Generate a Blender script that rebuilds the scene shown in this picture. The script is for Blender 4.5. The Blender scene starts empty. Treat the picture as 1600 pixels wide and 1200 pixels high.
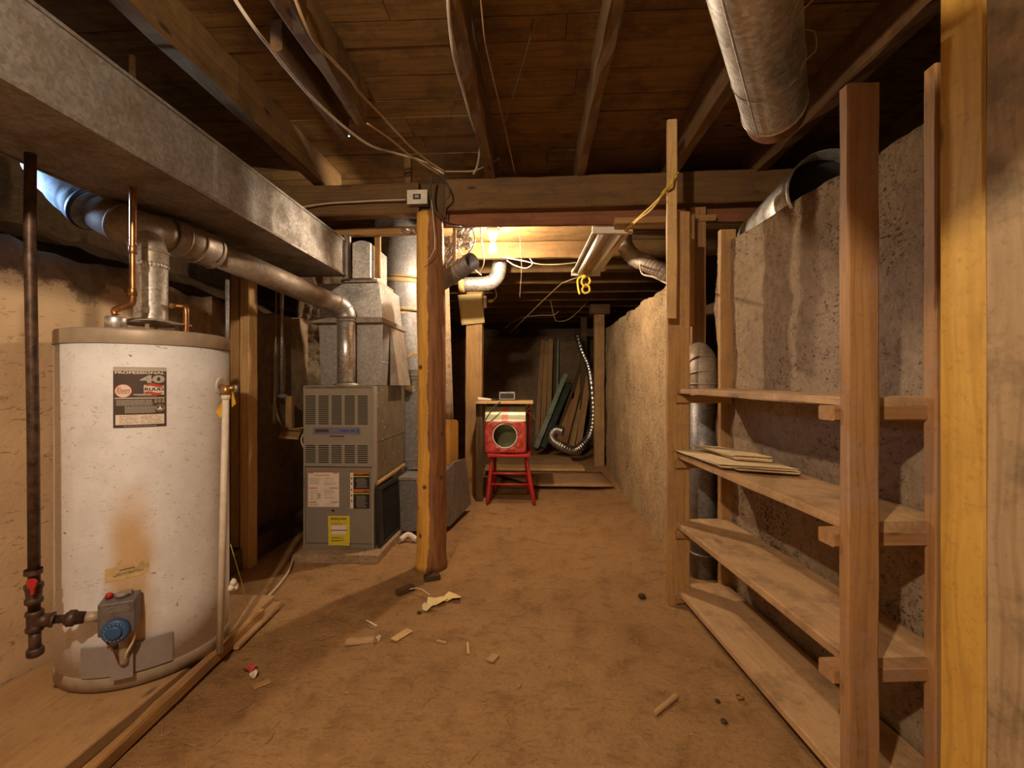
import bpy, bmesh, math, random
from mathutils import Vector, Matrix, noise
random.seed(7)
S = bpy.context.scene
COL = S.collection
PI = math.pi

# ------------------------------------------------------------------ camera, world, lights, exposure
CAMZ = 1.15
F = 710.0
YAW = math.atan(35 / F)
cd = bpy.data.cameras.new('camera'); cam = bpy.data.objects.new('camera', cd); COL.objects.link(cam)
cam.location = (0, 0, CAMZ); cam.rotation_euler = (PI / 2, 0, YAW)
cd.sensor_width = 36; cd.sensor_fit = 'HORIZONTAL'; cd.lens = F / 1600 * 36; cd.clip_start = .02; cd.clip_end = 60
S.camera = cam
w = bpy.data.worlds.new('world'); S.world = w; w.use_nodes = True
w.node_tree.nodes['Background'].inputs[0].default_value = (1, .62, .34, 1)
w.node_tree.nodes['Background'].inputs[1].default_value = .012
S.view_settings.view_transform = 'Standard'; S.view_settings.look = 'None'
S.view_settings.gamma = 1; S.view_settings.use_curve_mapping = False
S.view_settings.exposure = 0.36

def plight(name, loc, power, col, r=.03):
    l = bpy.data.lights.new(name, 'POINT'); l.energy = power; l.color = col; l.shadow_soft_size = r
    o = bpy.data.objects.new(name, l); COL.objects.link(o); o.location = loc; return o
WARM = (1.0, .79, .545)
plight('front_bulb_light', (-.62, -.30, 2.30), 128, WARM, .035)
plight('rear_fill_light', (-.8, -2.6, 2.1), 10, WARM, .05)  # added fill lamp behind the camera, no bulb is known there
BULB2 = 1800.0
# daylight leaking in through a foundation vent above the left wall
vl = bpy.data.lights.new('vent_daylight', 'AREA'); vl.energy = 3; vl.spread = .9; vl.color = (.35, .6, 1); vl.size = .16
vo = bpy.data.objects.new('vent_daylight', vl); COL.objects.link(vo); vo.location = (-2.45, 1.62, 2.0)
vo.rotation_euler = (Vector((-1.80, 1.72, 2.04)) - vo.location).to_track_quat('-Z', 'Y').to_euler()

# ------------------------------------------------------------------ picture geometry -> metres
_c, _s = math.cos(YAW), math.sin(YAW)
def ray(px, py):
    r = (px - 800) / F
    return Vector((r * _c - _s, r * _s + _c, (600 - py) / F))
def at(px, py, Y):
    d = ray(px, py); t = Y / d.y
    return Vector((d.x * t, Y, CAMZ + d.z * t))
def atX(px, py, X):
    d = ray(px, py); t = X / d.x
    return Vector((X, d.y * t, CAMZ + d.z * t))
def gr(px, py, z=0.0):
    d = ray(px, py); t = (z - CAMZ) / d.z
    return Vector((d.x * t, d.y * t, z))

# ------------------------------------------------------------------ object helpers
def tag(o, label=None, cat=None, group=None, kind=None):
    if label: o['label'] = label
    if cat: o['category'] = cat
    if group: o['group'] = group
    if kind: o['kind'] = kind
    return o
def thing(name, label, cat, loc=(0, 0, 0), group=None):
    o = bpy.data.objects.new(name, None); COL.objects.link(o); o.location = loc; o.empty_display_size = .05
    return tag(o, label, cat, group)
def wloc(o):
    v = Vector((0, 0, 0))
    while o is not None:
        v += o.location; o = o.parent
    return v
class MB:
    def __init__(s): s.v = []; s.f = []; s.sm = []
    def add(s, vs, fs, smooth=False):
        n = len(s.v); s.v += [Vector(v) for v in vs]
        s.f += [tuple(i + n for i in f) for f in fs]; s.sm += [smooth] * len(fs); return s
    def box(s, a, b, M=None):
        x0, y0, z0 = a; x1, y1, z1 = b
        vs = [Vector(p) for p in ((x0,y0,z0),(x1,y0,z0),(x1,y1,z0),(x0,y1,z0),(x0,y0,z1),(x1,y0,z1),(x1,y1,z1),(x0,y1,z1))]
        if M: vs = [M @ v for v in vs]
        return s.add(vs, [(0,3,2,1),(4,5,6,7),(0,1,5,4),(1,2,6,5),(2,3,7,6),(3,0,4,7)])
    def rings(s, rs, close=True, cap=(True, True), smooth=True):
        n = len(rs[0]); vs = [p for r in rs for p in r]; fs = []
        for i in range(len(rs) - 1):
            for j in range(n if close else n - 1):
                k = (j + 1) % n
                fs.append((i*n+j, i*n+k, (i+1)*n+k, (i+1)*n+j))
        m = len(s.v); s.add(vs, fs, smooth)
        if close and cap[0]: s.f.append(tuple(m + j for j in reversed(range(n)))); s.sm.append(False)
        if close and cap[1]: s.f.append(tuple(m + (len(rs)-1)*n + j for j in range(n))); s.sm.append(False)
        return s
    def lathe(s, prof, c=(0,0,0), axis=(0,0,1), seg=32, cap=(True, True), smooth=True):
        a = Vector(axis).normalized(); q = a.to_track_quat('Z', 'Y').to_matrix(); c = Vector(c)
        rs = [[c + q @ Vector((r*math.cos(2*PI*j/seg), r*math.sin(2*PI*j/seg), h)) for j in range(seg)] for r, h in prof]
        return s.rings(rs, True, cap, smooth)
    def tube(s, pts, r, seg=16, cap=(True, True), smooth_path=0, rf=None):
        pts = [Vector(p) for p in pts]
        if smooth_path: pts = crom(pts, smooth_path)
        n = len(pts); T = []
        for i in range(n):
            t = pts[min(i+1, n-1)] - pts[max(i-1, 0)]
            T.append(t.normalized() if t.length > 1e-9 else Vector((0,0,1)))
        up = Vector((0,0,1)) if abs(T[0].z) < .9 else Vector((1,0,0))
        x = T[0].cross(up).normalized(); rs = []
        for i in range(n):
            x = (x - T[i] * x.dot(T[i])).normalized(); y = T[i].cross(x)
            rr = r if rf is None else rf(i / max(1, n-1))
            rs.append([pts[i] + (x*math.cos(2*PI*j/seg) + y*math.sin(2*PI*j/seg)) * rr for j in range(seg)])
        return s.rings(rs, True, cap)
    def build(s, name, mat, parent=None, kind=None):
        me = bpy.data.meshes.new(name)
        off = wloc(parent) if parent is not None else Vector((0,0,0))
        me.from_pydata([v - off for v in s.v], [], s.f)
        me.polygons.foreach_set('use_smooth', s.sm)
        if mat: me.materials.append(mat)
        me.validate(); me.update()
        bm = bmesh.new(); bm.from_mesh(me); bmesh.ops.recalc_face_normals(bm, faces=bm.faces); bm.to_mesh(me); bm.free()
        o = bpy.data.objects.new(name, me); COL.objects.link(o)
        if parent is not None: o.parent = parent
        if kind: o['kind'] = kind
        return o
def crom(p, k):
    out = []
    q = [p[0]*2 - p[1]] + p + [p[-1]*2 - p[-2]]
    for i in range(1, len(q) - 2):
        a, b, c, d = q[i-1], q[i], q[i+1], q[i+2]
        for j in range(k):
            t = j / k
            out.append(.5*((2*b) + (c-a)*t + (2*a-5*b+4*c-d)*t*t + (-a+3*b-3*c+d)*t**3))
    out.append(p[-1]); return out
def bevel(o, wd=.003, seg=2):
    m = o.modifiers.new('bevel', 'BEVEL'); m.width = wd; m.segments = seg; m.limit_method = 'ANGLE'; return o

_bn = [0]
def board(name, p0, p1, w, h, mat, parent=None, up=(0,0,1), jit=.0025, ch=.004, warp=0.0):
    """a sawn piece of timber: length on local X, width on Y, height on Z"""
    p0, p1 = Vector(p0), Vector(p1); L = (p1 - p0).length; X = (p1 - p0).normalized()
    Z = Vector(up); Z = (Z - X * Z.dot(X))
    if Z.length < 1e-4: Z = Vector((0, 1, 0)) - X * X.y
    Z.normalize(); Y = Z.cross(X)
    _bn[0] += 1; sd = _bn[0] * 7.31
    n = max(2, min(40, int(L / .09))); mb = MB(); rs = []
    ch = min(ch, w*.3, h*.3)
    sec = [(-w/2+ch, -h/2), (w/2-ch, -h/2), (w/2, -h/2+ch), (w/2, h/2-ch), (w/2-ch, h/2), (-w/2+ch, h/2), (-w/2, h/2-ch), (-w/2, -h/2+ch)]
    for i in range(n + 1):
        t = i / n; x = L * t; r = []
        for j, (a, b) in enumerate(sec):
            e = noise.noise(Vector((x * 5, j * .7, sd))) * jit
            e2 = noise.noise(Vector((x * 5, j * .7 + 9, sd))) * jit
            bow = warp * math.sin(PI * t)
            xe = x
            if i in (0, n): xe += noise.noise(Vector((a*40, b*40, sd + i))) * jit * .8
            r.append((xe, a + e, b + e2 + bow))
        rs.append([Vector(q) for q in r])
    mb.rings(rs, smooth=False)
    M = Matrix((X, Y, Z)).transposed().to_4x4(); M.translation = p0
    o = mb.build(name, mat)
    if parent is not None:
        o.parent = parent; M = Matrix.Translation(-wloc(parent)) @ M
    o.matrix_local = M
    return o
def copy_tree(o, parent=None):
    c = o.copy(); COL.objects.link(c); c.parent = parent
    for ch in list(o.children): copy_tree(ch, c)
    return c
_tc = {}
def text2d(body, size=1.0, shear=0.0, bold=0.0):
    k = (body, size, shear, bold)
    if k in _tc: return _tc[k]
    cu = bpy.data.curves.new('t', 'FONT'); cu.body = body; cu.size = size; cu.shear = shear; cu.offset = bold
    cu.align_x = 'LEFT'; cu.resolution_u = 3
    o = bpy.data.objects.new('t', cu); COL.objects.link(o)
    bpy.context.view_layer.update()
    me = bpy.data.meshes.new_from_object(o.evaluated_get(bpy.context.evaluated_depsgraph_get()))
    vs = [v.co.copy() for v in me.vertices]; fs = [tuple(p.vertices) for p in me.polygons]
    bpy.data.objects.remove(o); bpy.data.curves.remove(cu); bpy.data.meshes.remove(me)
    x0 = min(v.x for v in vs); x1 = max(v.x for v in vs); y0 = min(v.y for v in vs); y1 = max(v.y for v in vs)
    vs = [((v.x-x0)/(x1-x0), (v.y-y0)/(y1-y0)) for v in vs]
    _tc[k] = (vs, fs); return _tc[k]
def text_in(mb, body, u0, v0, u1, v1, f, **kw):
    vs, fs = text2d(body, **kw)
    mb.add([f(u0 + a*(u1-u0), v0 + b*(v1-v0)) for a, b in vs], fs)
def rect_in(mb, u0, v0, u1, v1, f, n=1):
    vs = []
    for i in range(n + 1):
        u = u0 + (u1-u0) * i / n; vs += [f(u, v0), f(u, v1)]
    mb.add(vs, [(2*i, 2*i+2, 2*i+3, 2*i+1) for i in range(n)])
def poly_in(mb, pts, f):
    mb.add([f(a, b) for a, b in pts], [tuple(range(len(pts)))])
def curve_in(mb, u0, u1, lo, hi, f, n=12):
    vs = []
    for i in range(n + 1):
        t = i/n; u = u0 + (u1-u0)*t; vs += [f(u, lo(t)), f(u, hi(t))]
    mb.add(vs, [(2*i, 2*i+2, 2*i+3, 2*i+1) for i in range(n)])
def disc_in(mb, cx, cy, rx, ry, f, n=16):
    curve_in(mb, cx-rx, cx+rx, lambda t: cy - ry*math.sqrt(max(0, 1-(2*t-1)**2)), lambda t: cy + ry*math.sqrt(max(0, 1-(2*t-1)**2)), f, n)
def ell(cx, cy, rx, ry, n=28, a0=0, a1=2*PI):
    return [(cx + rx*math.cos(a0+(a1-a0)*i/n), cy + ry*math.sin(a0+(a1-a0)*i/n)) for i in range(n)]

# ------------------------------------------------------------------ materials
class NT:
    def __init__(s, name):
        s.m = bpy.data.materials.new(name); s.m.use_nodes = True; s.t = s.m.node_tree; s.n = s.t.nodes
        s.b = s.n['Principled BSDF']
    def new(s, ty, **kw):
        x = s.n.new(ty)
        for k, v in kw.items():
            if k.startswith('i_'): x.inputs[k[2:].replace('_', ' ')].default_value = v
            else: setattr(x, k, v)
        return x
    def link(s, a, b): s.t.links.new(a, b)
    def coord(s, scale=(1,1,1), rnd=True):
        tc = s.new('ShaderNodeTexCoord'); mp = s.new('ShaderNodeMapping'); mp.inputs['Scale'].default_value = scale
        s.link(tc.outputs['Object'], mp.inputs['Vector'])
        if rnd:
            oi = s.new('ShaderNodeObjectInfo'); ge = s.new('ShaderNodeNewGeometry'); ad = s.new('ShaderNodeMath', operation='ADD')
            s.link(oi.outputs['Random'], ad.inputs[0]); s.link(ge.outputs['Random Per Island'], ad.inputs[1])
            mm = s.new('ShaderNodeMath', operation='MULTIPLY'); mm.inputs[1].default_value = 37.0
            s.link(ad.outputs[0], mm.inputs[0]); s.link(mm.outputs[0], mp.inputs['Location'])
        return mp.outputs[0]
    def noise(s, vec, scale, detail=4, rough=.6, dist=0.0):
        x = s.new('ShaderNodeTexNoise'); x.inputs['Scale'].default_value = scale; x.inputs['Detail'].default_value = detail
        x.inputs['Roughness'].default_value = rough; x.inputs['Distortion'].default_value = dist
        s.link(vec, x.inputs['Vector']); return x.outputs['Fac']
    def ramp(s, fac, stops, interp='LINEAR'):
        x = s.new('ShaderNodeValToRGB'); cr = x.color_ramp; cr.interpolation = interp
        while len(cr.elements) > 1: cr.elements.remove(cr.elements[-1])
        cr.elements[0].position = stops[0][0]; cr.elements[0].color = c4(stops[0][1])
        for p, c in stops[1:]:
            e = cr.elements.new(p); e.color = c4(c)
        s.link(fac, x.inputs[0]); return x.outputs[0]
    def mix(s, fac, a, b, mode='MIX'):
        x = s.new('ShaderNodeMix', data_type='RGBA', blend_type=mode)
        if isinstance(fac, (int, float)): x.inputs[0].default_value = fac
        else: s.link(fac, x.inputs[0])
        for i, q in ((6, a), (7, b)):
            if isinstance(q, tuple): x.inputs[i].default_value = c4(q)
            else: s.link(q, x.inputs[i])
        return x.outputs[2]
    def bump(s, h, strength=.4, dist=.01, prev=None):
        x = s.new('ShaderNodeBump'); x.inputs['Strength'].default_value = strength; x.inputs['Distance'].default_value = dist
        s.link(h, x.inputs['Height'])
        if prev: s.link(prev, x.inputs['Normal'])
        return x.outputs[0]
    def out(s, col=None, rough=.7, metal=0, normal=None, **kw):
        b = s.b
        if col is not None:
            if isinstance(col, tuple): b.inputs['Base Color'].default_value = c4(col)
            else: s.link(col, b.inputs['Base Color'])
        if isinstance(rough, (int, float)): b.inputs['Roughness'].default_value = rough
        else: s.link(rough, b.inputs['Roughness'])
        b.inputs['Metallic'].default_value = metal
        if normal: s.link(normal, b.inputs['Normal'])
        for k, v in kw.items(): b.inputs[k.replace('_', ' ')].default_value = v
        return s.m
def c4(c):
    if isinstance(c, (int, float)): return (c, c, c, 1)
    return tuple(c) + (1,) if len(c) == 3 else tuple(c)
def srgb(r, g, b):
    return tuple(((x/255) / 12.92 if x/255 <= .04045 else ((x/255 + .055)/1.055) ** 2.4) for x in (r, g, b))

def wood(name, light, dark, blot=None, bf=.5, rough=.75, grain=1.0, knots=True, ring=.7):
    k = NT(name); v = k.coord((1.0, 12*grain, 12*grain)); v2 = k.coord((1, 1, 1)); v3 = k.coord((.55, 3.2, 3.2))
    n1 = k.noise(v, 2.2, 6, .65, .3)
    mid = tuple((a+b)/2 for a, b in zip(light, dark))
    col = k.ramp(n1, [(.25, dark), (.45, mid), (.72, light)])
    wv = k.new('ShaderNodeTexWave', wave_type='RINGS', rings_direction='X'); wv.inputs['Scale'].default_value = 4.5
    wv.inputs['Distortion'].default_value = 11; wv.inputs['Detail'].default_value = 3; wv.inputs['Detail Scale'].default_value = .8
    k.link(v3, wv.inputs['Vector'])
    g = k.ramp(wv.outputs['Fac'], [(0, (.66,.62,.58)), (.5, (1,1,1)), (1, (.9,.88,.86))])
    nl = k.noise(v2, 1.7, 3, .5); gf = k.ramp(nl, [(.42, ring*.25), (.62, ring)]); col = k.mix(gf, col, g, 'MULTIPLY')
    if knots:
        vo = k.new('ShaderNodeTexVoronoi'); vo.inputs['Scale'].default_value = 2.6
        vk = k.coord((.9, 2.6, 2.6)); k.link(vk, vo.inputs['Vector'])
        kn = k.ramp(vo.outputs['Distance'], [(.045, (1,1,1)), (.10, (.0,.0,.0))])
        col = k.mix(kn, col, tuple(x*.35 for x in dark))
    if blot:
        nb = k.noise(v2, 5.5, 5, .7); fb = k.ramp(nb, [(.48, 0.0), (.62, bf)])
        col = k.mix(fb, col, blot)
    nd = k.noise(v2, 60, 4, .7)
    sp = k.ramp(nd, [(.3, (.7,.68,.66)), (.45, (1,1,1))]); col = k.mix(.7, col, sp, 'MULTIPLY')
    nm = k.bump(n1, .35, .004); nm = k.bump(nd, .15, .002, nm)
    return k.out(col, rough, 0, nm)
def concrete(name, c1, c2, pit=(.17,.11,.065), pits=.5, bump=.7, scale=1.0, form=True, patch=None):
    k = NT(name); v = k.coord((scale,)*3, False)
    n1 = k.noise(v, 3, 8, .65); n2 = k.noise(v, 28, 8, .75); n3 = k.noise(v, 110, 4, .7)
    col = k.ramp(n1, [(.3, c2), (.68, c1)])
    f2 = k.ramp(n2, [(.30, (.42,.37,.33)), (.48, (.95,.94,.92)), (.7, (1.1,1.08,1.05))]); col = k.mix(.8, col, f2, 'MULTIPLY')
    f3 = k.ramp(n3, [(.3, (.66,.62,.58)), (.6, (1,1,1))]); col = k.mix(.55, col, f3, 'MULTIPLY')
    vp = k.coord((scale*1.0, scale*1.0, scale*1.7), False)
    vo = k.noise(vp, 55, 5, .65); lo = k.noise(v, 2.3, 3, .6)
    a = k.new('ShaderNodeMath', operation='MULTIPLY_ADD'); a.inputs[1].default_value = .45; k.link(lo, a.inputs[0]); k.link(vo, a.inputs[2])
    pf = k.ramp(a.outputs[0], [(.885 - .10*pits, 0.0), (.925 - .10*pits, 1.0)])
    col = k.mix(pf, col, pit)
    if patch:
        npx = k.noise(v, 1.4, 4, .5, .4); pfx = k.ramp(npx, [(.5, 0.0), (.6, .75)]); col = k.mix(pfx, col, patch)
    n4 = k.noise(v, 9, 6, .65, .5); nm = k.bump(n4, bump*.8, .045); nm = k.bump(n2, bump, .022, nm); nm = k.bump(n3, bump*.6, .006, nm)
    inv = k.ramp(pf, [(0, 1.0), (1, 0.0)]); nm = k.bump(inv, .8, .008, nm)
    return k.out(col, .92, 0, nm, Specular_IOR_Level=.2)
def metal(name, c, rough=.38, spangle=.35, metalness=.85, dirt=(.16,.1,.055), df=.4, bump=.05):
    k = NT(name); v = k.coord()
    vo = k.new('ShaderNodeTexVoronoi'); vo.inputs['Scale'].default_value = 85; k.link(v, vo.inputs['Vector'])
    hs = k.new('ShaderNodeSeparateColor'); k.link(vo.outputs['Color'], hs.inputs[0])
    sp = k.ramp(hs.outputs[0], [(0, tuple(x*(1-spangle) for x in c)), (1, c)])
    n = k.noise(v, 7, 7, .7); d = k.ramp(n, [(.42, 0.0), (.68, df)]); col = k.mix(d, sp, dirt)
    n2 = k.noise(v, 45, 5, .7); d2 = k.ramp(n2, [(.6, 0.0), (.72, df)]); col = k.mix(d2, col, dirt)
    rr = k.ramp(n, [(.35, rough), (.7, min(1, rough+.3))])
    return k.out(col, rr, metalness, k.bump(n, bump, .01))
def plain(name, c, rough=.55, metal_=0, noise_=.15, scale=20, **kw):
    k = NT(name); v = k.coord(); n = k.noise(v, scale, 5, .65)
    col = k.ramp(n, [(.3, tuple(x*(1-noise_*1.6) for x in c)), (.65, c)])
    return k.out(col, rough, metal_, k.bump(n, .06, .004), **kw)
M = {}
M['deck'] = wood('brown_deck_boards', (0.291,0.164,0.048), (0.136,0.070,0.019), (.05,.024,.010), .5, .8)
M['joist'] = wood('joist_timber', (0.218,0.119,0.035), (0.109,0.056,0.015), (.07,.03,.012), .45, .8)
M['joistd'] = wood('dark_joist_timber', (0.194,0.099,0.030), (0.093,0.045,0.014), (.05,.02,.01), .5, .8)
M['beam'] = wood('beam_timber', (0.189,0.099,0.030), (0.095,0.045,0.014), (.06,.026,.012), .4, .8)
M['fir'] = wood('fir_lumber', (0.485,0.282,0.100), (0.310,0.158,0.050), (.22,.12,.085), .45, .7)
M['fird'] = wood('reddish_fir_lumber', (0.446,0.237,0.089), (0.262,0.124,0.044), (.34,.21,.15), .6, .7)
M['pine'] = wood('light_pine', (.68,.44,.19), (.50,.29,.105), (.35,.2,.09), .25, .65)
M['yellow'] = wood('yellow_treated_pine', (.62,.37,.072), (.50,.275,.048), (.40,.21,.05), .4, .6, .7)
M['greywood'] = wood('weathered_grey_wood', (.46,.32,.18), (.32,.21,.115), (.10,.075,.045), .6, .8, .8)
M['shelf'] = wood('dusty_shelf_board', (.54,.34,.175), (.40,.235,.11), (.27,.16,.08), .75, .8, .7, ring=.4)
M['plank'] = wood('dusty_floor_plank', (.46,.28,.13), (.34,.19,.08), (.25,.14,.07), .5, .85, ring=.25)
M['darkwood'] = wood('dark_old_wood', (0.145,0.085,0.032), (0.068,0.037,0.015), None, .4, .85)
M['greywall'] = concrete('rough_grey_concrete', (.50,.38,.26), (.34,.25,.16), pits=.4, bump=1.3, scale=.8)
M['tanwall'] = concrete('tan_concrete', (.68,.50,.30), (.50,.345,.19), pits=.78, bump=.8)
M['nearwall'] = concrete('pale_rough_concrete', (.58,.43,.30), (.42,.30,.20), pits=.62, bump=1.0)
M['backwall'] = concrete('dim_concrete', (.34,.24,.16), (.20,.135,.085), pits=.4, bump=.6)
M['rock'] = concrete('crumbling_earth', (.20,.125,.065), (.09,.052,.026), pits=.7, bump=1.3, scale=.8)
M['pad'] = concrete('pad_concrete', (.50,.36,.24), (.34,.23,.14), pits=.3, bump=.5)
M['galv'] = metal('galvanized_steel', (.52,.49,.47), .36, .3, .8)
M['galvd'] = metal('dusty_galvanized_steel', (.42,.35,.29), .5, .25, .55, (.22,.13,.065), .6)
M['galvb'] = metal('bright_galvanized_steel', (.88,.85,.82), .27, .4, .85, df=.13)
M['ductg'] = metal('grey_duct_steel', (.30,.29,.30), .42, .35, .55, (.14,.10,.07), .3)
M['foil'] = metal('crinkled_foil', (.8,.78,.75), .22, .5, 1.0, df=.1, bump=.6)
M['iron'] = plain('black_iron_pipe', (.13,.075,.05), .5, .5, .5, 30)
M['copper'] = plain('copper', (.50,.24,.10), .35, .85, .35, 30)
M['brass'] = plain('brass', (.48,.26,.10), .38, .8, .3, 30)
M['red'] = plain('red_paint', (.50,.022,.022), .45, 0, .2)
M['redc'] = plain('crumpled_red_tape', (.58,.07,.05), .4, 0, .4, 25)
M['blue'] = plain('blue_plastic', (.035,.10,.24), .45)
M['white'] = plain('white_plastic', (.72,.64,.52), .5)
M['wirew'] = plain('tan_cable_jacket', (.40,.25,.12), .6)
M['wirel'] = plain('pale_cable_jacket', (.62,.50,.34), .6)
M['wired'] = plain('dark_cable_jacket', (.07,.05,.035), .6)
M['rope'] = plain('yellow_rope', (.72,.47,.05), .7, 0, .3, 60)
M['black'] = plain('black_plastic', (.018,.015,.014), .55)
M['hole'] = plain('dark_opening', (.012,.008,.005), .9)
M['paper'] = plain('yellowed_paper', (.80,.62,.28), .8, 0, .08, 6)
M['paperw'] = plain('white_label_paper', (.78,.66,.56), .7, 0, .04)
M['kraft'] = plain('brown_kraft_paper', (.80,.62,.38), .7, 0, .2, 9)
M['grey'] = plain('grey_plastic', (.30,.25,.235), .5, 0, .1)
M['rim'] = plain('beige_grey_steel_rim', (.42,.33,.25), .45, .1, .15)
M['valve'] = plain('grey_cast_valve', (.20,.17,.165), .5, .3, .25, 40)
M['cab'] = plain('grey_brown_enamel', (.34,.29,.225), .42, .15, .06, 8)
M['cabd'] = plain('taupe_enamel', (.27,.235,.20), .42, .15, .06, 8)
M['cabs'] = plain('dark_casing_steel', (.22,.165,.10), .5, .3, .3, 10)
M['ink'] = plain('dark_print', (.045,.03,.025), .6, 0, .0)
M['brownink'] = plain('brown_label_print', (.085,.052,.042), .4, 0, .1)
M['inkg'] = plain('grey_print', (.34,.28,.25), .6, 0, .0)
M['cream'] = plain('cream_print', (.74,.66,.55), .5, 0, .02)
M['greyprint'] = plain('silver_print', (.44,.40,.34), .5, 0, .02)
M['redink'] = plain('red_print', (.55,.05,.035), .5, 0, .05)
M['orange'] = plain('orange_print', (.50,.13,.03), .5, 0, .05)
M['blueink'] = plain('blue_print', (.06,.09,.30), .5, 0, .05)
M['stripblue'] = plain('grey_blue_print', (.17,.16,.24), .5, 0, .05)
M['yel'] = plain('yellow_label', (.70,.56,.035), .55, 0, .06)
M['tin'] = plain('green_painted_tin', (.33,.33,.18), .3, .2, .1)
M['tinr'] = plain('orange_red_painted_tin', (.50,.14,.05), .3, .1, .1)
M['orangewood'] = plain('orange_varnished_wood', (.50,.22,.035), .5, 0, .2, 8)
M['tape'] = plain('tan_duct_tape', (.42,.28,.12), .6, 0, .2)
M['insul'] = plain('dirty_pale_insulation', (.32,.33,.34), .8, 0, .6, 9)
M['greenpaint'] = plain('faded_green_paint', (.30,.36,.28), .6, 0, .3, 14)
M['darkgreen'] = plain('dark_green_paint', (.06,.09,.07), .5, 0, .4, 14)
M['fixture'] = plain('white_enamel', (.80,.74,.64), .4, 0, .05)
M['tubelamp'] = plain('unlit_fluorescent_tube', (.82,.80,.76), .25, 0, .02)
M['porc'] = plain('white_porcelain', (.85,.78,.66), .3, 0, .03)
M['brick'] = wood('reddish_fascia_board', (.30,.115,.05), (.17,.06,.026), (.10,.04,.02), .4, .8)
def emis(name, col, st):
    k = NT(name); k.b.inputs['Base Color'].default_value = c4((0,0,0)); k.b.inputs['Emission Color'].default_value = c4(col)
    k.b.inputs['Emission Strength'].default_value = st; return k.m
M['glow'] = emis('lit_bulb_glass', WARM, BULB2)
M['dayglow'] = emis('daylight_glow', (.45,.7,1), 3)  # emission imitates daylight, the deck has no hole here
def mat_heater():
    k = NT('white_tank_enamel'); tc = k.new('ShaderNodeTexCoord'); v = tc.outputs['Object']
    n = k.noise(v, 6, 6, .7); col = k.ramp(n, [(.3, (.66,.64,.66)), (.6, (.80,.79,.83))])
    # long thin scratches and specks of dirt
    mp = k.new('ShaderNodeMapping'); mp.inputs['Scale'].default_value = (9, 9, 22); mp.inputs['Rotation'].default_value = (.2, .5, .1)
    k.link(v, mp.inputs[0]); s1 = k.noise(mp.outputs[0], 3.2, 6, .75, 1.6)
    f = k.ramp(s1, [(.60, 0.0), (.645, .8)]); col = k.mix(f, col, (.25,.15,.08)); f = k.ramp(k.noise(v, 38, 3, .6), [(.72, 0.0), (.75, .9)]); col = k.mix(f, col, (.20,.11,.06))
    # rust bloom above and below the gas valve (a stain on the enamel)
    sx = k.new('ShaderNodeSeparateXYZ'); k.link(v, sx.inputs[0])
    at2 = k.new('ShaderNodeMath', operation='ARCTAN2'); k.link(sx.outputs[1], at2.inputs[0]); k.link(sx.outputs[0], at2.inputs[1])
    def band(val, c, wd):
        a = k.new('ShaderNodeMath', operation='SUBTRACT'); k.link(val, a.inputs[0]); a.inputs[1].default_value = c
        b = k.new('ShaderNodeMath', operation='ABSOLUTE'); k.link(a.outputs[0], b.inputs[0])
        d = k.new('ShaderNodeMapRange'); d.inputs[1].default_value = 0; d.inputs[2].default_value = wd; d.inputs[3].default_value = 1; d.inputs[4].default_value = 0
        d.interpolation_type = 'SMOOTHERSTEP'
        k.link(b.outputs[0], d.inputs[0]); return d.outputs[0]
    n2 = k.noise(v, 5, 5, .6, .6)
    m1 = k.new('ShaderNodeMath', operation='MULTIPLY'); k.link(band(at2.outputs[0], RUST_A, .42), m1.inputs[0]); k.link(band(sx.outputs[2], .38, .50), m1.inputs[1])
    m2 = k.new('ShaderNodeMath', operation='MULTIPLY'); k.link(m1.outputs[0], m2.inputs[0]); k.link(n2, m2.inputs[1])
    f2 = k.ramp(m2.outputs[0], [(.04, 0.0), (.42, .85)]); col = k.mix(f2, col, (.56,.33,.13))
    return k.out(col, .42, 0, k.bump(n, .03, .01))
def mat_log():
    k = NT('peeled_log'); v = k.coord((1,1,1), False)
    sx = k.new('ShaderNodeSeparateXYZ'); k.link(v, sx.inputs[0])
    mp = k.new('ShaderNodeMapping'); mp.inputs['Scale'].default_value = (16,16,1.3); k.link(v, mp.inputs[0])
    n = k.noise(mp.outputs[0], 2, 7, .7, .4); nb = k.noise(v, 2.1, 7, .7)
    bark = k.ramp(n, [(.3, (.10,.035,.012)), (.5, (.26,.105,.036)), (.72, (.40,.19,.07))])
    sap = k.ramp(n, [(.3, (.56,.27,.045)), (.6, (.80,.43,.085))])
    a = k.new('ShaderNodeMath', operation='MULTIPLY_ADD'); a.inputs[1].default_value = 5.0; a.inputs[2].default_value = .50
    k.link(sx.outputs[0], a.inputs[0]); b = k.new('ShaderNodeMath', operation='MULTIPLY_ADD'); b.inputs[1].default_value = .5
    k.link(nb, b.inputs[0]); k.link(a.outputs[0], b.inputs[2])
    f = k.ramp(b.outputs[0], [(.74, 0.0), (.78, 1.0)]); col = k.mix(f, sap, bark)
    kn = k.new('ShaderNodeTexVoronoi'); kn.inputs['Scale'].default_value = 7; k.link(v, kn.inputs['Vector'])
    kf = k.ramp(kn.outputs['Distance'], [(.07, 1.0), (.13, 0.0)]); col = k.mix(kf, col, (.12,.045,.015))
    n2 = k.noise(v, 40, 6, .7)
    return k.out(col, .7, 0, k.bump(n2, .3, .006, k.bump(n, .8, .012)))
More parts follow.
